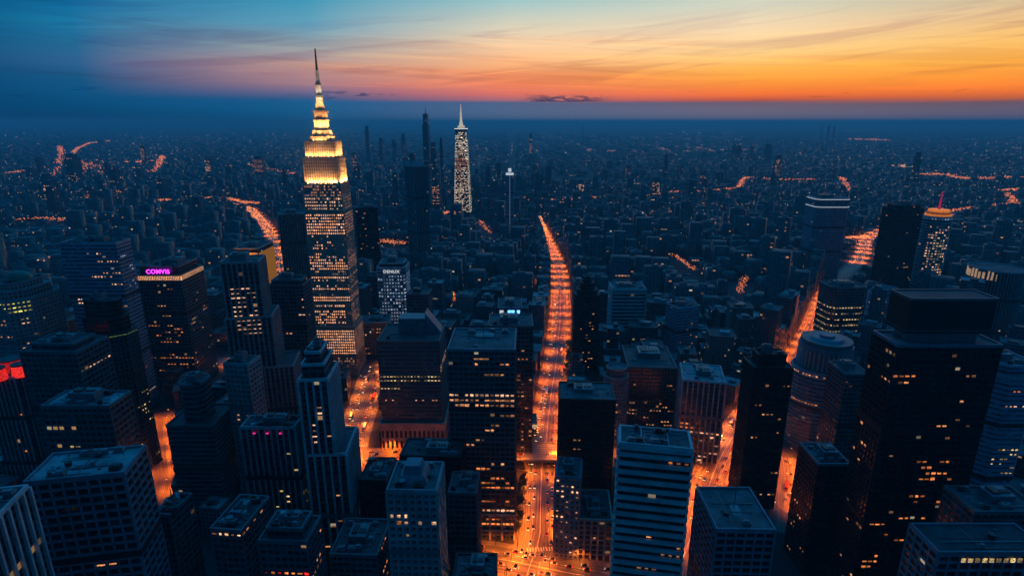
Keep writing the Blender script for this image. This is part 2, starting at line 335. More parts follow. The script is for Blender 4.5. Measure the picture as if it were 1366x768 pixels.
def wall_mesh(name, tiers, sty, parent, caps=True):
    """tiers: (poly bottom, poly top, z0, z1); walls carry u = bays, v = floors"""
    bay, fl = STY[sty][1], STY[sty][2]; v = []; f = []; uv = []
    for p, q, z0, z1 in tiers:
        n = len(p); m = max(1, round((z1-z0)/fl)); off = 0
        for i in range(n):
            j = (i+1) % n; ln = math.dist(p[i], p[j]); nb = max(1, round(ln/bay)); b = len(v)
            v += [(*p[i], z0), (*p[j], z0), (*q[j], z1), (*q[i], z1)]; f.append((b, b+1, b+2, b+3)); uv += [(off, 0), (off+nb, 0), (off+nb, m), (off, m)]; off += nb
        if caps:
            b = len(v); v += [(*a, z1) for a in q]; f.append(tuple(range(b, b+n))); uv += [(.01, .01)]*n
    me = bpy.data.meshes.new(name); me.from_pydata(v, [], f); ul = me.uv_layers.new(name='UVMap'); ul.data.foreach_set('uv', [c for t in uv for c in t])
    return link(name, me, M[STY[sty][0]], parent)
def ribs_mesh(tiers, sty, parent, skip_back=True, name='facade_frame', mat=None):
    _, bay, fl, rm, (rw, rd), (bh, bd) = STY[sty]; mb = MB()
    for p, q, z0, z1 in tiers:
        n = len(p); m = max(1, round((z1-z0)/fl)); fh = (z1-z0)/m
        for i in range(n):
            if skip_back and n == 4 and i == 2: continue
            j = (i+1) % n; P = Vector(p[i]); Q = Vector(p[j]); d = Q-P; ln = d.length; d /= ln; nr = Vector((d.y, -d.x)); nb = max(1, round(ln/bay)); bw = ln/nb
            lean = [Vector(q[i])-P, Vector(q[j])-Q]
            if rw:
                for k in range(nb+1):
                    c = P+d*(bw*k); le = lean[0].lerp(lean[1], k/nb); a = c-d*rw/2 - nr*.15
                    mb.quadbox((a.x, a.y, z0), (d.x*rw, d.y*rw, 0), (nr.x*(rd+.15), nr.y*(rd+.15), 0), (le.x, le.y, z1-z0-.02))
            if bh:
                for k in range(1, m+1):
                    zz = z0+fh*k-bh*.55; t = (zz-z0)/(z1-z0); A = P+lean[0]*t; B = Q+lean[1]*t; e = B-A
                    if zz+bh > z1: zz = z1-bh-.01
                    a = A-nr*.12
                    mb.quadbox((a.x, a.y, zz), (e.x, e.y, 0), (nr.x*(bd+.12), nr.y*(bd+.12), 0), (0, 0, bh))
    for p, q, z0, z1 in tiers:
        if z1-z0 < 60 or sty in ('white_band', 'deco', 'teal'): continue
        for t in ((.36, .7) if z1-z0 > 110 else (.55,)):
            mk_ = MB(); n = len(p); ra = [Vector(p[i]).lerp(Vector(q[i]), t) for i in range(n)]; o = inset(ra, -(max(rd, bd)+.08)); mk_.prism(o, z0+(z1-z0)*t, z0+(z1-z0)*t+3.4, cap=False); mk_.build('louvre_band', M['metal' if 'pale' in sty or 'stone' in sty or 'pink' in sty else 'rib_dark'], parent)
    if mb.v: return mb.build(name, mat or M[rm], parent)
_win = {}
def win_mesh(w, h, mk_):
    k = (round(w, 1), round(h, 1), mk_)
    if k not in _win:
        mb = MB(); mb.box(-w/2, w/2, -.09, 0, -h/2, h/2); me = bpy.data.meshes.new('window'); me.from_pydata(mb.v, [], mb.f); me.materials.append(M[mk_]); _win[k] = me
    return _win[k]
def windows(root, tiers, sty, lits, rnd, cap=100, wfrac=.78, hfrac=.62):
    """lits: (tier, edge, floor0, floor1 (fractions from the top), u0, u1, chance per floor, chance per window, material) or ('run', tier, edge, n, f0, f1, u0, u1, l0, l1, mat)"""
    bay, fl = STY[sty][1], STY[sty][2]; cells = {}
    for L in lits:
        run = L[0] == 'run'; ti, ed = (L[1], L[2]) if run else (L[0], L[1]); p, q, z0, z1 = tiers[ti]
        n = len(p); ln = math.dist(p[ed], p[(ed+1) % n]); nb = max(1, round(ln/bay)); m = max(1, round((z1-z0)/fl))
        if run:
            _, _, _, cnt, f0, f1, u0, u1, l0, l1, mt = L
            for _ in range(cnt):
                k = m-1-int(rnd.uniform(f0, f1)*m*.999); s = int(rnd.uniform(u0, u1)*nb); le = rnd.randint(l0, l1)
                for b in range(s, min(nb, s+le)):
                    if rnd.random() < .88: cells[(ti, ed, k, b)] = mt
        else:
            _, _, f0, f1, u0, u1, pf, pw, mt = L
            for k in range(m):
                fr = 1-(k+.5)/m
                if not f0 <= fr <= f1 or rnd.random() > pf: continue
                for b in range(int(u0*nb), max(int(u0*nb)+1, int(math.ceil(u1*nb)))):
                    if b < nb and rnd.random() < pw: cells[(ti, ed, k, b)] = mt
    out = []
    for (ti, ed, k, b), mt in cells.items():
        p, q, z0, z1 = tiers[ti]; n = len(p); P = Vector(p[ed]); Q = Vector(p[(ed+1) % n]); m = max(1, round((z1-z0)/fl)); fh = (z1-z0)/m; z = z0+(k+.42)*fh
        t = (z-z0)/(z1-z0); P = P.lerp(Vector(q[ed]), t); Q = Q.lerp(Vector(q[(ed+1) % n]), t)
        d = Q-P; ln = d.length; d /= ln; nb = max(1, round(math.dist(p[ed], p[(ed+1) % n])/bay)); bw = ln/nb; c = P+d*(bw*(b+.5)); nr = Vector((d.y, -d.x)); c += nr*.02
        out.append(((root.matrix_basis @ Vector((c.x, c.y, z))-Vector((0, 0, H))).length, c, z, math.atan2(d.y, d.x), bw*wfrac, fh*hfrac, mt))
    out.sort(key=lambda r: r[0])
    for r in out[:cap]:
        _, c, z, a, w, h, mt = r; o = bpy.data.objects.new('window', win_mesh(w, h, mt)); C.objects.link(o); o.parent = root; o.location = (c.x, c.y, z); o.rotation_euler = (0, 0, a); o.scale = (rnd.uniform(.55, 1.12), 1, rnd.uniform(.6, 1.15))
    if out[cap:]:
        mts = sorted({r[6] for r in out[cap:]}); mb = MB()
        for _, c, z, a, w, h, mt in out[cap:]:
            d = Vector((math.cos(a), math.sin(a))); nr = Vector((d.y, -d.x)); w *= rnd.uniform(.6, 1.1); h *= rnd.uniform(.6, 1.15); p = c-d*w/2
            mb.quadbox((p.x, p.y, z-h/2), (d.x*w, d.y*w, 0), (nr.x*.09, nr.y*.09, 0), (0, 0, h), mts.index(mt))
        o = mb.build('lit_windows', None, root, [M[k] for k in mts]); o['kind'] = 'stuff'
def parapet(root, poly, z, h, t, mat):
    ins = inset(poly, t); out = inset(poly, -.35); mb = MB(); n = len(poly)
    for i in range(n):
        j = (i+1) % n; b = len(mb.v)
        mb.v += [(*out[i], z-.6), (*out[j], z-.6), (*out[j], z+h), (*out[i], z+h), (*ins[i], z+.02), (*ins[j], z+.02), (*ins[j], z+h), (*ins[i], z+h)]
        mb.f += [(b, b+1, b+2, b+3), (b+3, b+2, b+6, b+7), (b+4, b+7, b+6, b+5)]; mb.mi += [0]*3
    return mb.build('parapet', mat, root)
def roof_kit(root, poly, z, rnd, n=3, mat='metal', big=True, roofm='roof'):
    ins = inset(poly, .7); mb = MB(); mb.prism(ins, z, z+.25); rf = mb.build('roof', M[roofm], root)
    xs = [p[0] for p in poly]; ys = [p[1] for p in poly]; x0, x1, y0, y1 = min(xs), max(xs), min(ys), max(ys); w = x1-x0; d = y1-y0; cx = (x0+x1)/2; cy = (y0+y1)/2
    if big:
        a = w*rnd.uniform(.16, .24); b = d*rnd.uniform(.16, .24); h = rnd.uniform(3.5, 6); ox = w*rnd.uniform(-.12, .12); oy = d*rnd.uniform(-.08, .12)
        mb = MB(); mb.box(cx+ox-a, cx+ox+a, cy+oy-b, cy+oy+b, z+.2, z+h); ph = mb.build('plant_room', M[mat], root)
        mb = MB(); mb.box(cx+ox-a*.7, cx+ox-a*.1, cy+oy-b*.6, cy+oy+b*.6, z+h-.05, z+h+1.1)
        for k in range(3): mb.box(cx+ox+a*(.1+.28*k), cx+ox+a*(.28+.28*k), cy+oy-b*.5, cy+oy+b*.1, z+h-.05, z+h+.7)
        mb.build('vent_hood', M['dark_metal'], ph)
    for k in range(n):
        px = cx+rnd.uniform(-.38, .38)*w; py = cy+rnd.choice((-1, 1))*rnd.uniform(.3, .38)*d; s = rnd.uniform(1.2, 2.6)
        mb = MB(); mb.box(px-s, px+s, py-s*.7, py+s*.7, z+.2, z+rnd.uniform(1.4, 2.6)); mb.box(px-s*.7, px+s*.7, py-s*.4, py+s*.4, z+1.3, z+2.9); mb.build('air_unit', M[rnd.choice(('metal', 'dark_metal'))], root)
    mb = MB(); py = cy+rnd.uniform(-.3, .3)*d; mb.box(x0+w*.12, x1-w*.12, py, py+.5, z+.2, z+.8); px = cx+rnd.uniform(-.3, .3)*w; mb.box(px, px+.4, y0+d*.12, y1-d*.12, z+.2, z+.6); mb.build('roof_duct', M['metal'], root)
    if n:
        for k in range(n//2+1):
            px = cx+rnd.uniform(-.36, .36)*w; py = cy+rnd.uniform(-.36, .36)*d; rr = rnd.uniform(.9, 1.7); ff = MB(); hh = rnd.uniform(1.2, 3.4)
            ff.prism(ellipse(px, py, rr, rr, 12), z+.2, z+hh); ff.prism(ellipse(px, py, rr*1.08, rr*1.08, 12), z+hh, z+hh+.25); ff.build('cooling_fan', M[rnd.choice(('metal', 'dark_metal', 'roof_pale'))], root)
        ff = MB()
        for k in range(3+n*2): px = cx+rnd.uniform(-.42, .42)*w; py = cy+rnd.uniform(-.42, .42)*d; s = rnd.uniform(.25, .8); ff.box(px-s, px+s, py-s*.8, py+s*.8, z+.2, z+.3+s)
        for k in range(3): py = cy+rnd.uniform(-.4, .4)*d; ff.box(x0+w*rnd.uniform(.08, .4), x1-w*rnd.uniform(.08, .4), py, py+.22, z+.35, z+.6)
        ff.build('roof_pipework', M['rib_mid'], root)
        fp = MB(); px = cx+rnd.uniform(-.25, .1)*w; py = cy+rnd.uniform(-.3, .1)*d; fp.box(px, px+w*rnd.uniform(.15, .3), py, py+d*rnd.uniform(.15, .3), z+.25, z+.27); fp.build('roof_patch', M[rnd.choice(('roof_pale', 'roof_dark'))], root)
    if rnd.random() < .3:
        mb = MB(); mb.box(cx-.15, cx+.15, cy-.15, cy+.15, z, z+rnd.uniform(9, 16)); mb.build('aerial', M['dark_metal'], root)

FOOT = []     # occupied footprints: (name, world polygon)
HEROES = []   # (name, px, Y) landmarks for wording
def hero(name, label, cat, A, B, Cc, Y, sty, shape='rect', cham=4, up=(), low=(), lits=(), cap=100, seed=0, kit=3, roofm='roof', ribs=True, big=True, par=None, wf=.64, hf=.28, taper=0, dmin=14, dmax=90, depth=None, group=None, parm=None):
    rnd = random.Random(seed or hash(A) % 9999)
    z = zat(A[1], Y); a = Vector(onz(*A, z)); b = Vector(onz(*B, z)); w = (b-a).length; ang = math.atan2(b.y-a.y, b.x-a.x)
    nrm = Vector((-math.sin(ang), math.cos(ang)))
    c = Vector(onz(*Cc, z))-(b if Cc[0] > (A[0]+B[0])/2 else a); auto = c.dot(nrm); skew = abs(c.dot((b-a)/w))
    if depth is None or (shape != 'round' and skew < 9 and 14 <= auto <= 60): depth = max(dmin, min(dmax, auto))
    if shape == 'round':
        z = zat(A[1], Y+depth/2); a = Vector(onz(*A, z)); b = Vector(onz(*B, z)); w = (b-a).length; ang = 0; nrm = Vector((0, 0))
    ctr = (a+b)/2+nrm*depth/2; root = empty(name, (ctr.x, ctr.y, 0), ang); tag(root, label, cat, group)
    root.matrix_basis = Matrix.LocRotScale(Vector((ctr.x, ctr.y, 0)), Matrix.Rotation(ang, 3, 'Z').to_quaternion(), None)
    x0, x1, y0, y1 = -w/2, w/2, -depth/2, depth/2
    def poly(x0, x1, y0, y1, sh=shape):
        if sh == 'round': return ellipse((x0+x1)/2, (y0+y1)/2, (x1-x0)/2, (y1-y0)/2)
        if sh == 'chamfer': return chamfer(x0, x1, y0, y1, min(cham, (x1-x0)*.3))
        return rect(x0, x1, y0, y1)
    tiers = []; zb = 0; ext = [0, 0, 0, 0]
    for l in low:   # (dx left, dx right, dy front, dy back, height)
        g = (x0-l[0], x1+l[1], y0-l[2], y1+l[3]); p = poly(*g, sh='rect' if len(l) < 6 else l[5]); tiers.append((p, p, zb, l[4])); zb = l[4]; ext = [max(e, v) for e, v in zip(ext, l)]
    p = poly(x0, x1, y0, y1); q = poly(x0+taper, x1-taper, y0+taper, y1-taper)
    if taper: p = poly(x0-taper, x1+taper, y0-taper, y1+taper); q = poly(x0, x1, y0, y1)
    tiers.append((p, q, zb, z)); mi = len(tiers)-1; zt = z; pt = q
    for ins_, h in up:
        pt = inset(pt, ins_); tiers.append((pt, pt, zt, zt+h)); zt += h
    wall_mesh('wall', tiers, sty, root)
    if Y < 360 and kit > 1: kit = max(kit, 7)
    if ribs: ribs_mesh(tiers[:mi+1], sty, root)
    for p_, q_, za, zb_ in tiers: parapet(root, q_, zb_, 1.3, .6, parm or M[STY[sty][3]])
    roof_kit(root, pt, zt, rnd, kit, big=big, roofm=roofm)
    if up:
        mb = MB(); mb.prism(inset(tiers[mi][1], .7), z+.03, z+.2); mb.build('terrace', M[roofm], root)
    if lits: windows(root, tiers, sty, [tuple(l) for l in lits], rnd, cap, wf, hf)
    cs, sn = math.cos(ang), math.sin(ang)
    g = (x0-ext[0], x1+ext[1], y0-ext[2], y1+ext[3])
    FOOT.append((name, [(ctr.x+px*cs-py*sn, ctr.y+px*sn+py*cs) for px, py in rect(*g)], zt))
    root['z_roof'] = z
    return root, dict(w=w, d=depth, z=z, zt=zt, tiers=tiers, mi=mi, ang=ang, ctr=ctr, x0=x0, x1=x1, y0=y0, y1=y1, rnd=rnd, name=name)
# ------------------------------------------------------------------ the towers one can tell apart
O_, W_, Y_, WH, CR = 'win_orange', 'win_warm', 'win_yellow', 'win_white', 'win_cream'
# --- left of the avenue
hero('office_tower', 'tall blue glass tower with horizontal bands, left of the tower with the magenta sign', 'skyscraper', (79,325), (154,325), (171,319), 560, 'blue_band', depth=44,
     lits=[('run',0,0,5,.02,.30,.45,.8,3,7,CR), ('run',0,0,4,.3,.6,.3,.8,3,8,CR), ('run',0,1,6,.02,.3,0,.8,2,4,WH), (0,0,.30,.34,.15,.6,1,.9,CR)], cap=70, seed=3, kit=4, roofm='roof_dark')
r, i = hero('office_tower', 'dark tower with the magenta rooftop sign and a glowing warm cornice', 'skyscraper', (182,374), (242,374), (266,360), 615, 'dark_grid', depth=52,
     lits=[('run',0,0,16,.04,.55,.35,.6,1,3,W_), ('run',0,0,10,.3,.95,.55,.8,1,2,O_), ('run',0,0,22,.3,1,.05,.9,1,5,O_), ('run',0,1,16,.1,.9,.1,.8,1,3,W_)], cap=100, seed=5, up=((1.0, 5.0), (2.5, 9.0)))
mb = MB(); cp = [(a, b) for a, b in inset(i['tiers'][0][1], -.6)]; mb.prism(cp, i['z']+.4, i['z']+4.6)
gm = glow('cornice_glow', (1, .46, .2), 1.5, .2, True)
cc = mb.build('cornice', gm, r)
mb = MB()
for k in range(26): x = i['x0']+(i['w'])*(k+.5)/26; mb.box(x-.35, x+.35, i['y0']-1.4, i['y0']-.7, i['z']+.2, i['z']+4.8)
for k in range(20): y = i['y0']+(i['d'])*(k+.5)/20; mb.box(i['x1']+.7, i['x1']+1.4, y-.35, y+.35, i['z']+.2, i['z']+4.8)
mb.build('cornice_fins', M['rib_deco'], r)
def lettering(txt, size, loc, rz, mat, parent, name='sign_lettering', ext=.25):
    cu = bpy.data.curves.new(name, 'FONT'); cu.body = txt; cu.size = size; cu.extrude = ext; cu.align_x = 'CENTER'; cu.align_y = 'CENTER'; cu.space_character = 1.12; cu.offset = size*.02
    t_ = bpy.data.objects.new(name, cu); C.objects.link(t_); bpy.context.view_layer.update(); me = bpy.data.meshes.new_from_object(t_.evaluated_get(bpy.context.evaluated_depsgraph_get())); bpy.data.objects.remove(t_)
    o = bpy.data.objects.new(name, me); C.objects.link(o); me.materials.clear(); me.materials.append(mat); o.parent = parent; o.location = loc; o.rotation_euler = (R(90), 0, rz); return o
lettering('COMVIS', 6.6, (0, i['y0']+.6, i['z']+9.6), 0, M['neon_pink'], r)
r, i = hero('office_tower', 'black stepped tower with a thin green lit cornice, before the blue banded tower', 'skyscraper', (94,446), (158,449), (186,433), 455, 'fins_dark', 'chamfer', cham=9, depth=48,
     up=((3.5, 13), (3.0, 14)), lits=[('run',0,1,7,.3,.9,0,1,1,3,Y_), ('run',0,2,9,.35,.95,0,1,2,4,Y_)], cap=40, seed=7, roofm='roof_dark', parm=M['rib_dark'])
mb = MB(); p = inset(i['tiers'][0][1], -.5)
for a in (0, 1, 2): b = a+1; P = Vector(p[a]); Q = Vector(p[b]); d = (Q-P); nr = Vector((d.y, -d.x)).normalized(); mb.quadbox((P.x, P.y, i['z']-1.2), (d.x, d.y, 0), (nr.x*.3, nr.y*.3, 0), (0, 0, .7))
mb.build('cornice_light', glow('cornice_green', (.55, .9, .2), .55, .2), r)
hero('office_block', 'square office block with a raised blue roof box, in front of the black stepped tower', 'office block', (26,470), (102,471), (135,450), 372, 'dark_grid', depth=44, low=((.8,.8,.8,.8,158),) if 0 else (),
     lits=[('run',0,1,8,.08,.1,.05,.9,1,2,CR), ('run',0,0,3,.3,.8,.1,.8,1,2,O_)], cap=30, seed=9, up=((5, 4),))
hero('office_block', 'square office block with a cluttered pale roof and one lit orange floor', 'office block', (55,543), (146,543), (172,523), 300, 'dark_grid', depth=40,
     lits=[(0,0,.27,.31,.12,.62,1,.85,O_), ('run',0,0,2,.16,.2,.3,.5,1,1,Y_), ('run',0,1,3,.2,.5,.1,.5,1,2,CR)], cap=40, seed=11, roofm='roof_pale', kit=5)
hero('office_block', 'large foreground block with a deep brick-like window grid and a wide blue roof', 'office block', (32,645), (165,632), (189,596), 222, 'grid_big', depth=27,
     lits=[('run',0,0,2,.32,.36,.55,.7,2,3,W_), ('run',0,0,3,.48,.62,.5,.7,2,3,W_), (0,0,.62,.66,.45,.85,1,.9,O_)], cap=40, seed=13, roofm='roof_pale', kit=4, big=False)
hero('office_tower', 'pale blue corner tower with ribbed piers, at the lower left edge of the photo', 'skyscraper', (-105,722), (-24,712), (24,651), 170, 'pier_pale', depth=20,
     lits=[('run',0,0,5,.3,.8,.5,1,1,1,O_), ('run',0,1,3,.5,.9,0,1,1,1,O_)], cap=20, seed=15)
r, i = hero('office_tower', 'fluted dark blue tower crowned by glowing red lanterns', 'skyscraper', (-34,505), (30,505), (58,488), 400, 'pier_blue', 'chamfer', cham=6, depth=40, lits=[('run',0,0,4,.2,.8,.3,1,1,2,O_)], cap=20, seed=17, big=False)
for k, (cx, cy, rr) in enumerate(((-12, -12, 6), (2, -14, 6), (13, -6, 6), (-2, 4, 8))):
    mb = MB(); p = ellipse(cx, cy, rr, rr, 14); mb.prism(p, i['z']+.3, i['z']+9, poly2=ellipse(cx, cy, rr*.86, rr*.86, 14)); lan = mb.build('lantern', glow('red_lantern_%d' % k, (1, .03, .02), .7, .3), r)
    mb = MB(); mb.prism(ellipse(cx, cy, rr*.95, rr*.95, 14), i['z']+9.02, i['z']+10); mb.build('cap', M['dark_metal'], lan)
r, i = hero('office_tower', 'rounded tower with a yellow-green lit crown at the left edge of the photo', 'skyscraper', (-38,402), (24,404), (48,399), 520, 'grid_stone', 'chamfer', cham=13, depth=58,
     lits=[(0,1,.0,.09,0,1,1,1,'win_crown'), (0,0,.0,.07,.4,1,1,.8,'win_crown'), (0,1,.09,.16,0,1,1,.5,Y_), ('run',0,1,26,.1,.9,0,1,1,2,CR), ('run',0,0,20,.1,.9,0,1,1,2,W_)], cap=90, seed=19, up=((5, 8), (6, 6)))
dm = bpy.data.objects[:] and [o for o in bpy.data.objects if o.get('label', '').startswith('rounded tower with a yellow')][0]
mb = MB(); zz = dm['z_roof']+14
for k in range(6): a0, a1 = k*math.pi/12, (k+1)*math.pi/12; mb.prism(ellipse(0, 0, 12*math.cos(a0), 11*math.cos(a0), 20), zz+9*math.sin(a0), zz+9*math.sin(a1), poly2=ellipse(0, 0, 12*math.cos(a1)+.1, 11*math.cos(a1)+.1, 20))
mb.build('dome', plain('green_copper', (.06, .14, .10), .5, .2), dm)
hero('office_block', 'low dark flat block with scattered pink lit rooms, beside the yellow-green crowned tower', 'office block', (42,430), (80,432), (97,412), 600, 'brick', depth=55, lits=[('run',0,1,14,.1,.95,0,1,1,3,O_), ('run',0,0,8,.1,.95,.1,1,1,3,O_)], cap=40, seed=21)
r, i = hero('office_tower', 'stone tower with a ribbed top and pale lit bars down its middle', 'skyscraper', (294,352), (344,350), (354,341), 470, 'pier', depth=34,
     low=((3,20,5,4,92,), (1.5,6,2.5,3,138)), lits=[(2,0,.42,.99,.15,.85,1,.75,CR), (1,0,.0,.3,.3,.75,1,.8,CR), ('run',1,1,8,.1,.8,0,1,1,2,W_)], cap=100, seed=23, hf=.25)
hero('office_block', 'slim blue window-grid block low before the stone tower with lit bars', 'office block', (299,485), (330,487), (340,478), 405, 'grid_stone', depth=16, lits=[('run',0,0,9,.3,.55,.1,1,1,2,CR)], cap=20, seed=25)
hero('office_tower', 'dark tower with stepped flat top, just left of the gold spire tower', 'skyscraper', (358,381), (404,381), (419,373), 545, 'dark_grid', depth=44, up=((2.5, 4),), lits=[('run',0,0,9,.1,.9,.6,1,1,2,CR), ('run',0,0,4,.2,.9,0,.4,1,3,W_)], cap=40, seed=27)
r, i = hero('slab_tower', 'tall blue slab with vertical ribs beside the glowing highway', 'skyscraper', (371,287), (408,285), (413,281), 900, 'pier_blue', depth=40, seed=29, kit=1)
r, i = hero('office_block', 'gold floodlit block with a glowing yellow side wall beside the highway', 'office block', (311,332), (344,332), (356,322), 760, 'pier_pink', depth=42, seed=31, kit=1, ribs=False, roofm='roof_dark')
mb = MB(); mb.box(i['x1']+.1, i['x1']+1.2, i['y0']+1, i['y1']-1, 4, i['z']-6); mb.build('lit_side_wall', glow('wall_gold_light', (1, .36, .03), 1.1, .0, True), r)  # strong light on the side wall is put in as emission
mb = MB(); mb.box(i['x0']+1, i['x1']-1, i['y0']-1.1, i['y0']-.1, i['z']*.45, i['z']-5); mb.build('gold_front', M['gold_panel'], r)
for lx in (-.3, 0, .3):
    ld = bpy.data.lights.new('facade_flood', 'SPOT'); ld.energy = 160000; ld.color = (1, .42, .12); ld.spot_size = R(70); ld.shadow_soft_size = .5; lo = bpy.data.objects.new('facade_flood', ld); C.objects.link(lo); lo.parent = r
    lo.location = (i['w']*lx, i['y0']-13, i['z']*.72); lo.rotation_euler = (R(128), 0, 0)
r, i = hero('office_tower', 'slender dark tower with a rounded ribbed top, left of the stone tower with lit bars', 'skyscraper', (235,515), (266,515), (276,500), 390, 'dark_band', 'chamfer', cham=4, depth=20, low=((8,9,7,8,84),), seed=33, kit=1)
r, i = hero('office_tower', 'dark ribbed tower with three small pink lights under its cornice', 'skyscraper', (321,571), (393,571), (414,556), 318, 'pier_blue', depth=36, seed=35, roofm='roof_dark',
     lits=[('run',0,0,12,.15,.9,.5,1,1,1,Y_), ('run',0,1,14,.3,.9,0,1,1,2,Y_)], cap=40)
for k in (-1, 0, 1):
    mb = MB(); mb.box(k*8-.7, k*8+.7, i['y0']-1.7, i['y0']-1.0, i['z']-3.0, i['z']-2.3); mb.build('pink_lamp', M['neon_rose'], r)
hero('office_tower', 'tall blue tower with white vertical piers and set-back top by the plaza street', 'skyscraper', (398,508), (437,507), (453,484), 318, 'pier_pale', depth=30, up=((2.0, 9), (2.2, 7)), low=((0,7,0,7,100),),
     lits=[('run',1,0,14,.28,.9,.35,.8,1,1,CR), ('run',0,0,10,.1,.99,.35,.8,1,2,W_), (0,0,.86,.97,.4,.75,1,1,O_), ('run',0,1,6,.2,.9,0,1,1,2,WH)], cap=50, seed=37, parm=M['rib_pale'])
hero('office_block', 'dark block with a lit cornice edge and flat dark roof, lower left foreground', 'office block', (281,706), (322,709), (349,663), 250, 'dark_grid', depth=34, lits=[(0,0,.0,.05,0,1,1,1,CR), (0,1,.0,.04,0,1,1,.6,W_), ('run',0,0,6,.2,.8,.1,1,1,3,W_)], cap=40, seed=39, roofm='roof_dark')
hero('office_block', 'dark block with a red lit floor low on its front, left foreground', 'office block', (345,722), (409,724), (428,690), 238, 'dark_grid', depth=30, up=((3, 5),), lits=[(0,0,.14,.22,0,1,1,1,'win_red'), (0,0,.14,.22,.2,.9,1,.8,O_), ('run',0,1,5,.0,.3,0,1,2,3,W_)], cap=40, seed=41, roofm='roof_dark')
hero('office_block', 'small low blue block beside the large brick-like grid block', 'office block', (204,686), (226,688), (246,659), 262, 'dark_grid', depth=22, seed=43)
hero('office_block', 'black block with a cluttered roof in front of the glowing plaza street', 'office block', (479,641), (516,642), (527,612), 330, 'black', depth=30, seed=45, kit=5, roofm='roof_dark', lits=[('run',0,1,12,.2,.95,0,1,1,1,Y_)], cap=20)
hero('office_block', 'low dark block left of the blue tower with the stepped penthouse', 'office block', (440,740), (503,742), (512,694), 262, 'dark_grid', depth=38, seed=47, lits=[('run',0,0,6,.0,.6,0,1,1,2,W_), (0,1,.0,.9,.3,.6,.8,1,O_)], cap=30, roofm='roof_dark')
r, i = hero('office_tower', 'blue foreground tower with a stepped penthouse on its roof, bottom centre', 'skyscraper', (516,655), (582,656), (590,618), 250, 'grid_stone', depth=25, seed=49, big=False, kit=2, low=(),
     lits=[(0,0,.10,.125,.08,.42,1,1,CR), ('run',0,0,3,.13,.2,.1,.6,1,1,O_), (0,1,.1,.95,0,1,.9,.55,CR), ('run',0,0,4,.14,.17,.4,1,1,1,CR)], cap=100, wf=.6, hf=.5)
mb = MB(); z = i['z']; mb.prism(rect(-9, 7, -7, 9), z+.2, z+4, poly2=rect(-7, 5, -5, 7)); mb.build('penthouse', M['metal'], r)
mb = MB(); mb.prism(rect(-6, 4, -4, 6), z+4.02, z+8.5, poly2=rect(-5, 3, -3, 5)); mb.build('penthouse', M['rib_blue'], r)
hero('office_block', 'wide dark flat-roofed block behind the blue tower with the stepped penthouse', 'office block', (534,608), (614,611), (616,588), 345, 'black', depth=30, seed=51, roofm='roof_dark')
hero('office_block', 'narrow dark block squeezed between the wide dark block and the glass grid tower', 'office block', (598,658), (635,659), (636,631), 312, 'dark_grid', depth=24, seed=53)
hero('office_block', 'dark block at the bottom edge, only its roof in view beside the junction', 'office block', (604,774), (660,775), (659,740), 236, 'black', depth=22, seed=55)
r, i = hero('office_tower', 'green glass block with yellow lit floors on a pink stone podium', 'office block', (503,456), (586,456), (592,433), 492, 'teal', depth=46, seed=57, big=False, kit=2, roofm='roof_dark',
     lits=[(0,0,.28,.36,.0,.98,1,.95,Y_), (0,0,.42,.44,.0,.3,1,.7,Y_), (0,0,.52,.56,.1,.9,1,.4,CR), (0,0,.89,.93,.0,.28,1,1,Y_), (0,0,.89,.93,.7,.98,1,1,Y_), (0,0,.95,1,.0,1,1,.8,Y_), (0,1,.24,.3,.0,1,1,.8,CR)], cap=100, par=None)
z = i['z']; mb = MB(); mb.prism(rect(-i['w']*.22, i['w']*.22, -2, 15), z+.2, z+15); ph = mb.build('plant_room', M['metal'], r)
mb = MB(); x0 = i['w']*.22; b = len(mb.v); mb.v += [(x0+.2, 0, z+.2), (i['x1']-.5, 0, z+.2), (x0+.2, 0, z+20), (x0+.2, 16, z+.2), (i['x1']-.5, 16, z+.2), (x0+.2, 16, z+20)]; mb.f += [(b, b+1, b+2), (b+3, b+5, b+4), (b, b+3, b+4, b+1), (b+1, b+4, b+5, b+2), (b, b+2, b+5, b+3)]; mb.mi += [0]*5; mb.build('sloping_roof', M['rib_blue'], r)
# its podium: stone piers round deep two-storey openings
mb = MB(); px0, px1, py0, py1 = i['x0']-2.2, i['x1']+2.2, i['y0']-2.2, i['y1']+2; zp = 27
mb.box(px0, px1, py0+1.2, py1, 0, zp-1); pod = mb.build('podium', M['black_glass'], r)
mb = MB(); nb = 14; bw = (px1-px0)/nb
for k in range(nb+1): c = px0+bw*k; mb.box(c-.9, c+.9, py0, py0+1.3, 0, 19)
mb.box(px0-.9, px1+.9, py0-.1, py0+1.3, 18.9, zp); mb.box(px0-.9, px1+.9, py0+.1, py0+1.3, 8.5, 11)
mb.box(px0-.85, px0+.5, py0, py0+16, 0, zp-.05)
for k in range(9): c = py0+k*(py1-py0)/8; mb.box(px1-.4, px1+.9, c-.9, c+.9, 0, 19)
mb.box(px1-.4, px1+.9, py0, py1+.9, 18.9, zp-.06); mb.build('podium_piers', M['rib_pink'], r)
r, i = hero('office_tower', 'dark glass tower with a fine grid and orange lit floors beside the avenue', 'skyscraper', (597,467), (687,468), (690,440), 366, 'dark_grid', depth=36, seed=59, big=False, kit=2,
     lits=[(0,0,.205,.235,.05,.98,1,.9,CR), (0,0,.235,.27,.05,.98,1,.75,W_), ('run',0,0,4,.03,.16,.3,.9,1,4,W_), ('run',0,0,6,.3,.5,.05,.8,2,4,W_), ('run',0,0,11,.55,.93,.3,.8,3,9,O_), (0,0,.66,.7,.45,1,1,.9,O_), (0,0,.83,.87,.5,1,1,.9,CR), (0,0,.57,.6,.4,1,1,.6,W_)], cap=100, parm=M['rib_blue'], wf=.85, hf=.42)
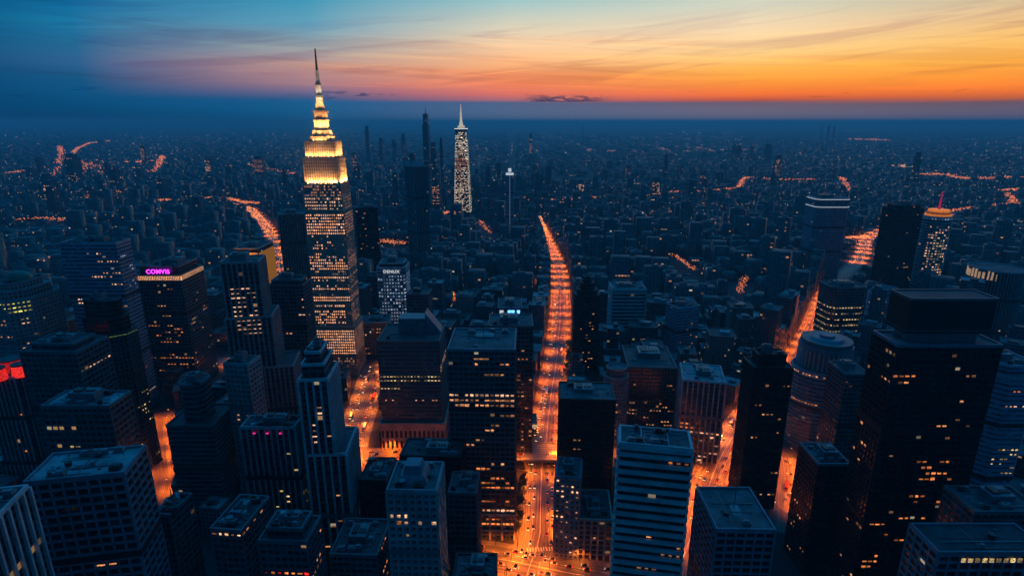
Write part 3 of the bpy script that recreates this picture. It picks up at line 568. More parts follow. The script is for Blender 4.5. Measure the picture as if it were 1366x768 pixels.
mb = MB(); z = i['z']; mb.box(-6, 7, 2, 10, z+.2, z+1.6); mb.build('skylight', M['roof_pale'], r)
mb = MB(); nb = 5; x0, x1 = i['x0']+.2, i['x1']-.2
for k in range(nb+1): c = x0+(x1-x0)*k/nb; mb.box(c-.7, c+.7, i['y0']-1.6, i['y0']-.5, 0, 21)
for zz in (20.9, 7.5): mb.box(x0-.8, x1+.8, i['y0']-1.5, i['y0']-.45, zz, zz+1.4)
mb.build('arcade', M['rib_pink'], r)
hero('office_tower', 'narrow dark tower with small windows, behind the dark glass grid tower', 'skyscraper', (652,436), (711,436), (712,420), 470, 'dark_grid', depth=30, seed=61, lits=[('run',0,0,30,.1,.95,.5,1,1,1,W_)], cap=40)
r, i = hero('kiosk_building', 'low building with a long pale lit canopy beside the avenue bridge', 'building', (668,565), (716,565), (716,553), 512, 'mid_b', depth=18, seed=63, kit=1, ribs=False, lits=[(0,0,.0,.9,.55,1,1,.8,CR)], cap=20)
mb = MB(); mb.box(i['x0'], i['x1'], i['y0']-4, i['y0']-.6, i['z']-2.5, i['z']-.5); mb.build('canopy', glow('canopy_glow', (1, .62, .33), .55, .1), r)
r, i = hero('office_block', 'small block carrying a bright blue lit screen, behind the dark grid tower', 'office block', (664,412), (696,412), (697,398), 640, 'mid_a', depth=24, seed=65, kit=1, ribs=False)
for a, b, mm in ((-.42, -.26, 'sign_white'), (-.08, .2, 'win_blue'), (.3, .42, 'win_blue')):
    mb = MB(); mb.box(i['w']*a, i['w']*b, i['y0']-.6, i['y0']-.1, i['z']-5.5, i['z']-1.5); mb.build('lit_screen', M[mm], r)
r, i = hero('office_tower', 'pale round-cornered tower wrapped in rows of cool white windows', 'skyscraper', (502,357), (540,357), (544,349), 790, 'white_band', 'chamfer', cham=4, depth=34, seed=67, low=(), up=((3, 5),),
     lits=[(0,0,.1,.98,0,1,1,.78,WH), (0,1,.1,.98,0,1,1,.75,WH), (0,2,.1,.9,0,1,1,.7,WH), (0,7,.1,.9,0,1,1,.6,WH)], cap=100, hf=.4)
lettering('DENUX', 6.2, (1, i['y0']-1.4, i['z']-5.6), 0, M['sign_white'], r)
hero('office_block', 'reddish brick block at the foot of the gold spire tower', 'office block', (478,432), (520,430), (524,420), 712, 'brick', depth=25, seed=69, lits=[('run',0,0,10,.1,.95,0,1,1,3,O_)], cap=40)
hero('office_tower', 'square black tower right behind the gold spire tower', 'skyscraper', (474,278), (503,277), (506,274), 1010, 'black', depth=36, seed=71, kit=1, lits=[('run',0,0,10,.1,.9,0,1,1,1,W_)], cap=20)
r, i = hero('office_tower', 'tall blue glass tower with a slanted lit top, behind the cool white tower', 'skyscraper', (552,223), (570,222), (577,220), 1180, 'pier_blue', depth=34, seed=73, kit=1, lits=[(0,1,.02,.95,.9,1,.8,1,WH)], cap=30)
mb = MB(); b = 0; z = i['z']; x0, x1, y0, y1 = i['x0'], i['x1'], i['y0'], i['y1']; mb.v = [(x0,y0,z+1.4),(x1,y0,z+1.4),(x1,y1,z+1.4),(x0,y1,z+1.4),(x0,y0,z+12),(x0,y1,z+12)]; mb.f = [(0,1,4),(3,5,2),(1,2,5,4),(0,4,5,3),(0,3,2,1)]; mb.build('slanted_roof', M['rib_pale'], r)
r, i = hero('slender_tower', 'needle-thin tower with a bright white light line down its front', 'skyscraper', (675,230), (685,230), (686,227), 1480, 'blue_band', depth=20, seed=75, kit=1, big=False)
mb = MB(); mb.box(-1.1, 1.1, i['y0']-.9, i['y0']-.5, 30, i['z']-6); mb.build('light_line', M['win_white'], r)
mb = MB(); mb.box(i['x0']-.4, i['x1']+.4, i['y0']-.9, i['y0']-.5, i['z']-7, i['z']-1); mb.box(-4, 4, -4, 4, i['z']+.3, i['z']+9); mb.build('lit_crown', M['sign_white'], r)
# --- right of the avenue
hero('office_tower', 'black slender tower with a rounded top standing beside the avenue', 'skyscraper', (768,396), (801,396), (802,392), 660, 'black', 'chamfer', cham=6, depth=28, seed=77, up=((3, 6), (4, 8), (3.5, 6)), lits=[('run',0,0,22,.2,.95,.1,.95,1,1,W_)], cap=40)
hero('office_tower', 'plain black slab beside the avenue with a flat blue roof', 'skyscraper', (747,533), (821,535), (819,512), 392, 'black', depth=30, seed=79, lits=[('run',0,0,3,.6,.95,.3,1,1,1,Y_), ('run',0,0,2,.3,.4,.3,.9,1,2,W_)], cap=20, kit=3)
hero('office_block', 'small speckled block on the corner of the avenue and the bottom junction', 'office block', (741,636), (774,639), (774,613), 346, 'grid_stone', depth=30, seed=81, lits=[('run',0,0,30,.05,.9,0,1,1,1,CR), (0,0,.02,.1,.2,1,1,.6,CR)], cap=50, parm=M['rib_blue'], wf=.5, hf=.3)
hero('office_block', 'low pink stone block with tall window bays, right of the speckled corner block', 'office block', (771,693), (817,695), (815,655), 345, 'pier_pink', depth=22, seed=83, roofm='roof_dark', lits=[('run',0,0,3,.3,.9,0,1,1,1,W_)], cap=10)
r, i = hero('office_tower', 'pale blue foreground tower striped with continuous white balcony bands', 'skyscraper', (827,592), (923,601), (918,577), 258, 'white_band', depth=24, seed=85, big=False, kit=3,
     lits=[('run',0,0,5,.25,.9,0,1,1,3,W_), ('run',0,0,2,.04,.06,.6,1,2,4,O_)], cap=40, hf=.18)
mb = MB(); mb.box(i['x0']+.5, i['x1']-.5, i['y0']+.4, i['y0']+.9, i['z']+.3, i['z']+.9); mb.build('roof_rail', M['rib_pale'], r)
for a in (-.2, .18):
    mb = MB(); mb.box(i['w']*a, i['w']*a+.5, i['y0']+.8, i['y1']-.8, i['z']+.3, i['z']+1.4); mb.build('roof_wall', M['rib_pale'], r)
hero('office_tower', 'pinkish tower with tall stone piers and a pale blue roof, beside the diagonal street', 'skyscraper', (911,507), (968,512), (979,489), 472, 'pier_pale', depth=38, seed=87, roofm='roof_pale',
     lits=[(0,0,.60,.63,0,1,1,1,CR), (0,0,.78,.8,.1,1,1,.8,CR), ('run',0,0,16,.6,1,0,1,1,1,CR), ('run',0,0,4,.5,.6,0,.3,1,2,O_)], cap=60, hf=.4)
hero('office_tower', 'black tower with an angular roof box, right of the pinkish pier tower', 'skyscraper', (1006,492), (1058,492), (1058,470), 400, 'black', depth=20, seed=89, up=((4, 9),), lits=[('run',0,0,14,.1,.95,.1,.9,1,2,W_)], cap=20, roofm='roof_dark')
# round tower with a drum crown
r, i = hero('round_tower', 'round blue tower with a ribbed drum crown beside the diagonal street', 'skyscraper', (1059,488), (1139,488), (1138,470), 480, 'blue_band', 'round', depth=48, seed=91, big=False, kit=0, low=(),
     lits=[(0,k,.0,.03,0,1,1,.7,CR) for k in range(28)]+[(0,k,.40,.43,0,1,1,.7,CR) for k in range(24, 28)]+[(0,k,.36,.39,0,1,1,.9,W_) for k in (22, 23, 24, 25, 26, 27)], cap=100, hf=.3)
z = i['z']; rx = i['w']*.385; mb = MB(); mb.prism(ellipse(0, 2, rx, rx, 40), z+.2, z+27); dr = mb.build('drum', M['rib_mid'], r)
mb = MB()
for k in range(36):
    a = 2*math.pi*k/36; cx, cy = rx*math.cos(a), 2+rx*math.sin(a); mb.quadbox((cx-.5*math.sin(a)*-1, cy-.5*math.cos(a), z+2), (-math.sin(a), math.cos(a), 0), (1.6*math.cos(a), 1.6*math.sin(a), 0), (0, 0, 17))
mb.build('drum_ribs', M['rib_pale'], dr)
mb = MB(); mb.prism(ellipse(0, 2, rx*1.06, rx*1.06, 40), z+19, z+22.5); mb.prism(ellipse(0, 2, rx*.72, rx*.72, 32), z+27, z+29, poly2=ellipse(0, 2, rx*.6, rx*.6, 32)); mb.prism(ellipse(0, 2, rx*.3, rx*.3, 20), z+29, z+31); mb.build('drum_cap', M['rib_blue'], dr)
hero('office_block', 'dark block with curving yellow lit floors at the top of the diagonal street', 'office block', (1113,385), (1160,384), (1150,376), 690, 'dark_grid', 'chamfer', cham=6, depth=36, seed=93, roofm='roof_dark',
     lits=[(0,e,f,f+.035,0,1,1,.95,Y_) for e in (0, 1, 7, 6) for f in (.22, .30, .38, .46, .54, .62)], cap=100, hf=.35)
r, i = hero('office_tower', 'giant black tower with a black roof box and orange lit office windows', 'skyscraper', (1198,462), (1337,462), (1303,443), 300, 'black', depth=34, seed=95, big=False, kit=0, parm=M['rib_blue'],
     lits=[(0,0,.08,.1,.02,.22,1,1,O_), (0,0,.08,.1,.72,.8,1,1,W_), (0,3,.1,.14,.7,.9,.6,1,W_)]+[('run',0,0,20,.3,.97,.3,.95,2,4,O_), ('run',0,0,15,.35,.95,0,.8,1,3,O_), ('run',0,0,9,.1,.4,0,.9,1,2,W_), ('run',0,3,9,.3,.95,.2,1,1,2,W_)], cap=100, wf=.84, hf=.34)
z = i['z']; d = i['d']; w = i['w']; mb = MB(); mb.box(-w*.32, w*.33, -d*.2, d*.42, z+.3, z+6); mb.build('roof_neck', M['metal'], r)
mb = MB(); mb.box(-w*.41, w*.415, -d*.33, d*.46, z+6.02, z+26); hb = mb.build('roof_box', M['rib_dark'], r)
mb = MB(); mb.box(-w*.415, w*.42, -d*.34, d*.47, z+7.6, z+8.1); mb.build('box_trim', M['rib_mid'], hb)
mb = MB(); pp = rect(-w*.41, w*.415, -d*.33, d*.46); mb.prism(inset(pp, 1.5), z+26.02, z+26.3); mb.build('box_roof', M['roof_dark'], hb); parapet(hb, pp, z+26.02, .8, .5, M['rib_mid'])
r, i = hero('office_block', 'upper dark block rising behind the gridded wing with the yellow lamps', 'office block', (1300,684), (1392,684), (1366,650), 250, 'dark_grid', depth=27, seed=97, roofm='roof', low=(),
     lits=[('run',0,0,10,.1,.5,.3,1,1,1,CR), ('run',0,0,6,.15,.3,.5,1,1,1,W_)], cap=30)
hero('office_block', 'gridded lower wing with a row of yellow lamps under its parapet', 'office block', (1252,738), (1400,738), (1366,700), 225, 'grid_big', depth=20, seed=99, roofm='roof_dark', big=False, kit=1)
rr_ = bpy.data.objects[-1] if 0 else None
hero('office_tower', 'dark blue block with a low recessed roof well, foreground right of the diagonal street', 'office block', (956,707), (1034,708), (1018,652), 250, 'grid_big', depth=30, seed=101, big=False, kit=1, parm=M['rib_blue'])
hero('office_tower', 'dark tower with pale blue roof terraces, in the shadow left of the giant black tower', 'office block', (1092,620), (1134,620), (1115,592), 330, 'black', depth=18, seed=103, lits=[('run',0,3,10,.4,.95,.1,1,1,2,W_)], cap=30, parm=M['rib_blue'])
r, i = hero('round_tower', 'round lit tower with an orange crown and a red mast', 'skyscraper', (1234,288), (1268,288), (1268,276), 1040, 'white_band', 'round', depth=42, seed=105, big=False, kit=0,
     lits=[(0,k,.10,.9,0,1,.9,.6,CR) for k in (0, 1, 2, 25, 26, 27, 24, 3)]+[(0,k,.25,.6,0,1,.9,.7,Y_) for k in (0, 1, 26, 27)]+[(0,k,.0,.045,0,1,1,1,WH) for k in range(28)], cap=100, hf=.4)
z = i['z']; rx = i['w']*.44
for k, (f, h0, h1) in enumerate(((1.0, 0, 4), (.9, 4, 8), (.8, 8, 12))):
    mb = MB(); mb.prism(ellipse(0, 0, rx*f, rx*f), z+.3+h0, z+.2+h1); mb.build('lit_crown', glow('crown_orange_%d' % k, (1, .26, .03), (.5, .8, .55)[k], .3), r)
mb = MB(); mb.prism(ellipse(0, 0, 2.2, 2.2, 10), z+12, z+44, poly2=ellipse(0, 0, .7, .7, 10)); mb.build('red_mast', glow('mast_red', (.9, .03, .14), 1.3, .2), r)
hero('office_tower', 'black tower leaning close to the round tower with the orange crown', 'skyscraper', (1204,280), (1237,278), (1226,272), 985, 'black', 'chamfer', cham=8, depth=44, seed=107, up=((5, 5),), lits=[('run',0,0,10,.05,.9,0,1,1,1,CR)], cap=20)
r, i = hero('office_tower', 'broad dark tower with two white light bands at its top', 'skyscraper', (1090,275), (1135,275), (1130,269), 1120, 'blue_band', 'chamfer', cham=7, depth=50, seed=109, up=((1, 14),))
for za in (i['z']+12, i['z']-2.5):
    mb = MB(); p = inset(i['tiers'][0][1] if za < i['z'] else i['tiers'][1][1], -1.0); n = len(p)
    for e in (7, 0, 1, 6): P = Vector(p[e]); Q = Vector(p[(e+1) % n]); dd = Q-P; nr = Vector((dd.y, -dd.x)).normalized(); mb.quadbox((P.x, P.y, za), (dd.x, dd.y, 0), (nr.x*.4, nr.y*.4, 0), (0, 0, .9))
    mb.build('light_band', M['sign_white'], r)
r, i = hero('round_tower', 'wide round tower ringed at the top with pale lit arches', 'skyscraper', (1300,357), (1360,357), (1363,352), 680, 'pier_blue', 'round', depth=62, seed=111, big=False, kit=0, lits=[('run',0,k,2,.4,.9,0,1,1,2,CR) for k in (23, 24, 25, 26, 27, 0)], cap=30)
mb = MB(); rx = i['w']/2+.8
for k in range(40):
    a = 2*math.pi*k/40; mb.quadbox(((rx)*math.cos(a-.045), (rx)*math.sin(a-.045), i['z']-11), (rx*(math.cos(a+.045)-math.cos(a-.045)), rx*(math.sin(a+.045)-math.sin(a-.045)), 0), (.6*math.cos(a), .6*math.sin(a), 0), (0, 0, 8+3*math.sin(k*2.3)**2))
mb.build('lit_arches', glow('arch_glow', (1, .62, .36), .34, .3), r)
hero('office_tower', 'dark curved tower with thin lit ledges, cut off by the right edge', 'skyscraper', (1334,505), (1400,505), (1375,480), 372, 'blue_band', 'chamfer', cham=8, depth=44, seed=113, up=((4, 7),), lits=[(0,0,.16,.19,0,.8,1,.7,CR), (0,0,.06,.08,0,.5,1,.6,O_), ('run',0,0,8,.4,.6,0,.8,2,4,Y_)], cap=50)
hero('slab_tower', 'blue slab tower with fine white bands, right of the black rounded tower', 'skyscraper', (818,386), (862,386), (858,377), 740, 'white_band', depth=34, seed=115, lits=[], kit=3)
hero('slab_tower', 'dark blue tower, two faces showing, right of the white banded slab', 'skyscraper', (905,412), (934,408), (924,400), 690, 'blue_band', depth=36, seed=117, lits=[('run',0,0,9,.3,.9,.2,1,1,1,W_)], cap=20)
hero('office_block', 'broad dark block with a large sunken roof, behind the pale striped foreground tower', 'office block', (838,490), (903,492), (905,460), 520, 'fins_dark', depth=56, seed=119, roofm='roof_dark', lits=[('run',0,0,22,.2,.95,0,1,1,3,W_)], cap=40)
hero('round_tower', 'small round-topped tower glowing orange at its foot, between the black slab and the striped tower', 'office block', (806,500), (838,500), (838,488), 500, 'grid_stone', 'round', depth=22, seed=121, big=False, kit=0, up=((2, 8),), lits=[('run',0,k,5,.3,1,0,1,1,1,W_) for k in (25, 26, 27, 0, 1)], cap=40)
hero('office_block', 'dark drum building with a domed roof, above the giant black roof box', 'building', (1162,392), (1205,392), (1205,372), 790, 'blue_band', 'round', depth=50, seed=123, big=False, kit=1, up=((6, 5), (6, 4)), lits=[(0,k,.0,.2,0,1,1,.4,WH) for k in (24, 25, 26, 0)], cap=20)
hero('office_block', 'narrow dark block tucked behind the round blue tower', 'office block', (1128,500), (1160,500), (1150,480), 430, 'dark_grid', depth=26, seed=125, lits=[('run',0,0,3,.0,.1,0,.5,1,1,O_)], cap=10)

# row of lamps on the terrace of the lower wing, bottom right
wing = [o for o in bpy.data.objects if o.get('label', '').startswith('gridded lower wing')][0]
for k in range(9):
    mb = MB(); x = -14+k*3.3; mb.box(x-1.0, x+1.0, -10.7, -10.3, wing['z_roof']-4.2, wing['z_roof']-2.2); mb.build('terrace_lamp', M['win_yellow'], wing)

# --- the gold spire tower
def spire_tower():
    Y = 655
    def tz(py): return zat(py, Y)
    def half(xl, xr, py): return (xr-xl)/2*dcam(Y, tz(py))/F
    cxp = 446; zb = tz(468); ctrx = onz(436, 330, tz(330))[0]
    D = 40; cy = Y+D/2
    root = empty('spire_tower', (ctrx, cy, 0), 0); root.matrix_basis = Matrix.Translation((ctrx, cy, 0))
    tag(root, 'tall stepped stone skyscraper floodlit gold with a glowing stepped spire and mast', 'skyscraper')
    T = []; z = 0
    specs = [(24, 19.5, tz(436)), (22, 18, tz(281)), (21.3, 17.4, tz(263)), (20.8, 17, tz(247)), (19.2, 15.4, tz(212)), (16.4, 13.2, tz(190))]
    for hw, hd, z1 in specs: p = rect(-hw, hw, -hd, hd); T.append((p, p, z, z1)); z = z1
    tiers = T; wall_mesh('wall', tiers, 'deco', root); ribs_mesh(tiers, 'deco', root, skip_back=False)
    for p, q, a, b in tiers: parapet(root, q, b, 1.0, .6, M['rib_deco'])
    for p, q, a, b in tiers: mb = MB(); mb.prism(inset(q, .7), b+.03, b+.2); mb.build('roof', M['roof'], root)
    lit = []
    def fr(ti, py): a, b = tiers[ti][2], tiers[ti][3]; return max(0, min(1, (b-tz(py))/(b-a)))
    rows = [(1,287,314,1,.95,.0,1,'win_base'), (1,320,323,1,.9,.1,.9,CR), (1,341,345,1,.35,.0,1,CR), (1,350,359,.8,.7,.1,.8,W_), (1,370,373,1,.85,0,1,CR), (1,383,387,1,.9,0,1,'win_base'), (1,396,403,1,1,0,1,'win_base'), (1,407,431,.9,.7,.05,.8,'win_base'), (1,300,432,.7,.25,.15,.62,'win_base'), (1,324,395,.5,.16,.1,.9,W_), (1,344,360,1,.8,0,1,'win_base'), (1,368,373,1,.9,0,1,'win_base'),
            (0,438,472,1,1,0,1,'win_base'), (0,472,500,.5,.4,0,1,W_)]
    for e in (0, 1, 3):
        for ti, ya, yb, pf, pw, u0, u1, mt in rows: lit.append((ti, e, fr(ti, ya), fr(ti, yb), u0, u1, pf, pw, mt))
        lit += [(2,e,0,1,0,1,1,.75,CR), (3,e,0,1,0,1,.8,.5,W_)]
    windows(root, tiers, 'deco', lit, random.Random(4), 100, .62, .5)
    # stepped crown
    def stage(nm, hw, z0, z1, top=None, mat='rib_deco', n=8):
        mb = MB(); p = chamfer(-hw, hw, -hw, hw, hw*.45); t = top or hw; q = chamfer(-t, t, -t, t, t*.45); mb.prism(p, z0, z1, poly2=q)
        for k in range(8):
            a = Vector(p[k]); b = Vector(q[k]); mb.quadbox((a.x-.4, a.y-.4, z0), (.8, 0, 0), (0, .8, 0), (b.x-a.x, b.y-a.y, z1-z0-.02))
        return mb.build(nm, M[mat], root)
    def w_(xl, xr, py): return half(xl, xr, py)
    z0 = T[-1][3]
    seq = [('crown_tier', 12.4, tz(182), 11.6), ('crown_tier', 10.2, tz(174), 8.6), ('lantern_stage', 6.6, tz(162), 6.5), ('lantern_collar', 7.3, tz(160), 7.3), ('lantern_stage', 6.3, tz(150), 6.1), ('crown_tier', 7.2, tz(147), 7), ('crown_tier', 5.2, tz(138), 3.2), ('mast_stage', 3.0, tz(130), 2.6), ('mast_collar', 3.4, tz(126), 3.4), ('mast_stage', 2.4, tz(112), 1.8), ('mast_collar', 2.3, tz(109.5), 2.3), ('mast_stage', 1.6, tz(92), 1.1), ('aerial', .7, tz(62), .18)]
    for nm, hw, z1, tp in seq:
        stage(nm, hw, z0+.01, z1, tp, 'dark_metal' if nm in ('mast_collar', 'aerial') else 'rib_pale' if 'mast' in nm else 'rib_deco'); z0 = z1
    # floodlights on the setbacks, aimed up the stone
    def flood(x, y, z, rx, rz, e, size=1.0, ang=110, col=(1, .44, .12)):
        ld = bpy.data.lights.new('floodlight', 'SPOT'); ld.energy = e; ld.color = col; ld.spot_size = R(ang); ld.spot_blend = .6; ld.shadow_soft_size = size
        lo = bpy.data.objects.new('floodlight', ld); C.objects.link(lo); lo.parent = root; lo.location = (x, y, z); d = Vector((rx, rz, 1.0)); lo.rotation_euler = d.to_track_quat('-Z', 'Y').to_euler()
    for hw, hd, zz, e, n in ((20.8, 17, T[3][3], 62000, 9), (19.2, 15.4, T[4][3], 30000, 7), (16.4, 13.2, T[5][3], 27000, 6), (12.6, 12.6, tz(182), 18000, 3), (10.5, 10.5, tz(174), 24000, 3), (8.2, 8.2, tz(147), 22000, 2)):
        for k in range(n):
            f = -1+2*(k+.5)/n; fx = hw*f*.85
            flood(fx, -hd+.3, zz+.9, 0, .10, e); flood(hw-.3, hd*f*.85, zz+.9, -.10, 0, e); flood(-hw+.3, hd*f*.85, zz+.9, .10, 0, e)
    for k in range(8):
        a = k*math.pi/4; flood(6.5*math.cos(a), 6.5*math.sin(a), tz(138)+1, -.2*math.cos(a), -.2*math.sin(a), 50000, .5, 60, (1, .7, .4))
    FOOT.append(('spire', [(ctrx-30, cy-25), (ctrx+30, cy-25), (ctrx+30, cy+25), (ctrx-30, cy+25)], 370))
spire_tower()

def white_spire():
    Y = 1900; tz = lambda py: zat(py, Y); x = onz(615, 200, tz(200))[0]; s = dcam(Y, 200)/F
    root = empty('spire_tower', (x, Y+25, 0)); root.matrix_basis = Matrix.Translation((x, Y+25, 0)); tag(root, 'distant tapering tower sparkling with white windows under a white lit spire', 'skyscraper')
    q = rect(-8.6*s*.85, 8.6*s*.85, -18, 18); p = rect(-14*s*.85, 14*s*.85, -28, 28); T = [(p, q, 0, tz(176))]
    q2 = inset(q, -1.5); T2 = (q2, q2, tz(176), tz(171)); wall_mesh('wall', T+[T2], 'far_tower', root)
    mb = MB(); mb.prism(inset(q, 7), tz(171)+.1, tz(168)); mb.prism(inset(q, 11), tz(168), tz(160), poly2=rect(-3, 3, -3, 3)); mb.prism(rect(-3.4, 3.4, -3.4, 3.4), tz(160)+.05, tz(150), poly2=rect(-2.2, 2.2, -2.2, 2.2)); mb.prism(rect(-2, 2, -2, 2), tz(150)+.05, tz(139), poly2=rect(-.5, .5, -.5, .5))
    mb.build('spire', glow('spire_white', (1, .86, .62), 1.1, .2), root)
    mb = MB(); mb.prism(inset(q2, -.6), tz(172.5), tz(171.4)); mb.build('light_band', glow('band_soft', (.9, .85, .8), .8, .2), root)
    windows(root, T, 'far_tower', [(0,0,0,.25,0,1,1,.55,'win_pale'), (0,0,.1,.95,0,1,1,.5,'win_pale'), (0,0,.2,.9,0,1,1,.2,CR), (0,0,.1,.95,0,.08,.9,1,'win_pale'), (0,0,.0,.95,.93,1,.9,1,'win_pale'), (0,1,.1,.95,0,1,1,.5,'win_pale'), (0,0,.3,.42,0,1,1,.5,W_)], random.Random(8), 100, .8, .6)
    FOOT.append(('wspire', [(x-40, Y-10), (x+40, Y-10), (x+40, Y+60), (x-40, Y+60)], 350))
white_spire()
# ------------------------------------------------------------------ streets
ROADS = {   # name: (centre line, width, z)
 'avenue': ([(4,296),(10,330),(21,364),(23,400),(27,462),(33,500),(38,545),(46,615),(59,704),(71,818),(86,970),(100,1184),(102,1327),(99,1507),(96,1740),(90,1960)], 25),
 'junction_street': ([(-32,348),(-10,345),(30,333),(90,319),(140,306),(180,298)], 24),
 'cross_street': ([(-205,480),(-158,474),(-100,474),(-20,472)], 24),
 'cross_street_east': ([(66,472),(100,476),(138,478)], 20),
 'plaza_street': ([(-137,380),(-140,430),(-156,487),(-161,545),(-167,615),(-176,690)], 24),
 'diagonal_street': ([(104,310),(133,365),(150,392),(171,435),(193,473),(219,512),(260,565),(312,632),(391,729),(471,851),(575,1016),(680,1150),(799,1288),(967,1559),(1163,1739),(1500,1962),(1764,2087)], 24),
 'branch_street': ([(894,1527),(967,1559)], 20),
 'highway': ([(-395,960),(-440,1060),(-475,1153),(-536,1288),(-605,1440),(-680,1615),(-828,1882),(-980,2145),(-1200,2293),(-1500,2420)], 28),
 'west_street': ([(-285,380),(-305,434),(-340,490),(-368,540),(-374,562)], 22),
 'north_street': ([(-520,700),(-384,696),(-290,694),(-190,690)], 22),
 'east_street': ([(205,372),(225,420),(243,455),(250,476)], 20),
}
RP = []
FARR = [([(860,266),(905,259),(945,259),(985,254),(990,243),(997,240)], 200, 10), ([(1200,299),(1225,296),(1255,292),(1268,286),(1300,281),(1335,278),(1366,276)], 170, 10), ([(1342,262),(1350,270),(1349,283)], 90, 12), ([(1335,258),(1366,256)], 50, 16), ([(1232,236),(1255,235),(1290,242),(1330,240),(1366,239)], 190, 30),
        ([(1122,240),(1130,252),(1137,260)], 90, 12), ([(900,348),(912,358),(926,369)], 90, 4), ([(72,238),(80,222),(82,206),(80,196)], 120, 18), ([(98,206),(104,199),(120,192),(146,189)], 170, 16), ([(204,232),(213,222),(217,210)], 120, 18),
        ([(110,292),(125,288),(150,283)], 170, 14), ([(278,268),(310,270),(330,276)], 190, 9), ([(330,274),(352,277),(375,277)], 90, 9), ([(700,268),(740,272),(790,268),(812,270)], 150, 12), ([(508,328),(540,332)], 110, 10), ([(582,292),(600,288)], 80, 10), ([(985,400),(988,388),(995,378)], 90, 5), ([(1000,240),(1045,243),(1090,243)], 80, 25), ([(640,300),(655,318)], 50, 6), ([(205,272),(235,271)], 60, 14), ([(10,300),(60,296),(84,300)], 60, 12), ([(0,236),(60,226)], 40, 20), ([(330,222),(395,235)], 50, 20)]
def resample(pts, step):
    out = []; 
    for a, b in zip(pts, pts[1:]):
        a = Vector(a); b = Vector(b); n = max(1, int((b-a).length/step))
        out += [(a.lerp(b, k/n), (b-a).normalized()) for k in range(n)]
    out.append((Vector(pts[-1]), (Vector(pts[-1])-Vector(pts[-2])).normalized())); return out
def smooth(pts):
    P = [Vector(p) for p in pts]; out = [P[0]]
    for i in range(1, len(P)-1): out += [P[i].lerp(P[i-1], .25), P[i].lerp(P[i+1], .25)]
    return [tuple(v) for v in out+[P[-1]]]
def taper(p):   # the central avenue narrows to a lane at its far end
    return max(.38, 1-(p.y-1180)/760) if p.y > 1180 and 60 < p.x < 125 else 1
def ribbon(name, pts, w0, w1, z, mat, parent=None, kind='structure'):
    """strip between offsets w0..w1 from the centre line"""
    v = []; f = []; uv = []; s = 0; pr = None; L = resample(pts, 12); W0, W1 = w0, w1
    for k, (p, d) in enumerate(L):
        dd = d if k == 0 else (d+L[k-1][1]).normalized(); n = Vector((dd.y, -dd.x))
        if pr is not None: s += (p-pr).length
        tp = taper(p) if abs(W0) > 1 else 1; w0, w1 = W0*tp, W1*tp
        pr = p; v += [(*(p+n*w0), z), (*(p+n*w1), z)]; uv += [(w0, s), (w1, s)]
    for k in range(len(L)-1): f.append((2*k, 2*k+1, 2*k+3, 2*k+2))
    me = bpy.data.meshes.new(name); me.from_pydata(v, [], f); ul = me.uv_layers.new(name='UVMap'); ul.data.foreach_set('uv', [c for q in f for i in q for c in uv[i]])
    me.flip_normals() if me.polygons[0].normal.z < 0 else None
    o = link(name, me, mat, parent); 
    if kind: o['kind'] = kind
    return o
g_ = MB(); g_.v = [(-70000, -2000, 0), (70000, -2000, 0), (70000, 90000, 0), (-70000, 90000, 0)]; g_.f = [(0, 1, 2, 3)]; g_.build('ground', M['ground'])['kind'] = 'structure'
zi = 0
for nm, (pts, w) in ROADS.items():
    ps = smooth(pts); zi += 1
    ribbon('pavement', ps, -w/2-5, w/2+5, .02+.004*zi, M['pavement']); ribbon('road', ps, -w/2, w/2, .10+.006*zi, M['asphalt'])
    for p, d in resample(ps, 6): RP.append((p.x, p.y, w/2*taper(p)))
    if nm in ('avenue', 'diagonal_street', 'junction_street', 'highway'):
        for off in (-w*.25, w*.25):
            mb = MB()
            for p, d in resample(ps, 12):
                if p.y > 1300: break
                n = Vector((d.y, -d.x)); c = p+n*off; mb.quadbox((c.x-n.x*.15, c.y-n.y*.15, .155+.006*zi), (n.x*.3, n.y*.3, 0), (d.x*5, d.y*5, 0), (0, 0, .004))
            mb.build('lane_markings', M['paint'])['kind'] = 'structure'
        ribbon('centre_line', [p for p in ps if p[1] < 1400], -.25, .25, .19+.006*zi, M['paint'])
# stop lines and zebra crossings at the junction and beside the bridge
for (cx, cy, an) in ((22, 352, 4), (33, 492, 6), (14, 320, 8), (-150, 459, 3), (-152, 492, 3)):
    mb = MB(); ca, sa = math.cos(R(an)), math.sin(R(an))
    for k in range(12): x = (k-5.5)*2; mb.quadbox((cx+x*ca, cy+x*sa, .27), (1.0*ca, 1.0*sa, 0), (-4*sa, 4*ca, 0), (0, 0, .004))
    mb.build('zebra_crossing', M['paint'])['kind'] = 'structure'
# bridge over the avenue
br = empty('road_bridge', (25, 472, 0)); br.matrix_basis = Matrix.Translation((25, 472, 0)); tag(br, 'concrete road bridge crossing over the central avenue', 'bridge')
mb = MB(); mb.box(-52, 46, -15, 15, 6.2, 7.4); mb.build('deck', M['deck'], br)
mb = MB(); mb.v = [(-52,-13.4,7.43),(46,-13.4,7.43),(46,13.4,7.43),(-52,13.4,7.43)]; mb.f = [(0,1,2,3)]; o = mb.build('carriageway', M['deck'], br)
for yy in (-15, 14.4):
    mb = MB(); mb.box(-52, 46, yy, yy+.6, 7.4, 8.6); mb.build('railing', M['rib_stone'], br)
for k in range(6):
    mb = MB(); y = -10.5+4.2*k; mb.box(-51, 45, y-.12, y+.12, 7.45, 7.47); mb.build('lane_line', M['paint'], br)
for xx in (-42, -13, 24, 40):
    mb = MB(); mb.box(xx-1.2, xx+1.2, -13, 13, 0, 6.2); mb.build('pier', M['deck'], br)

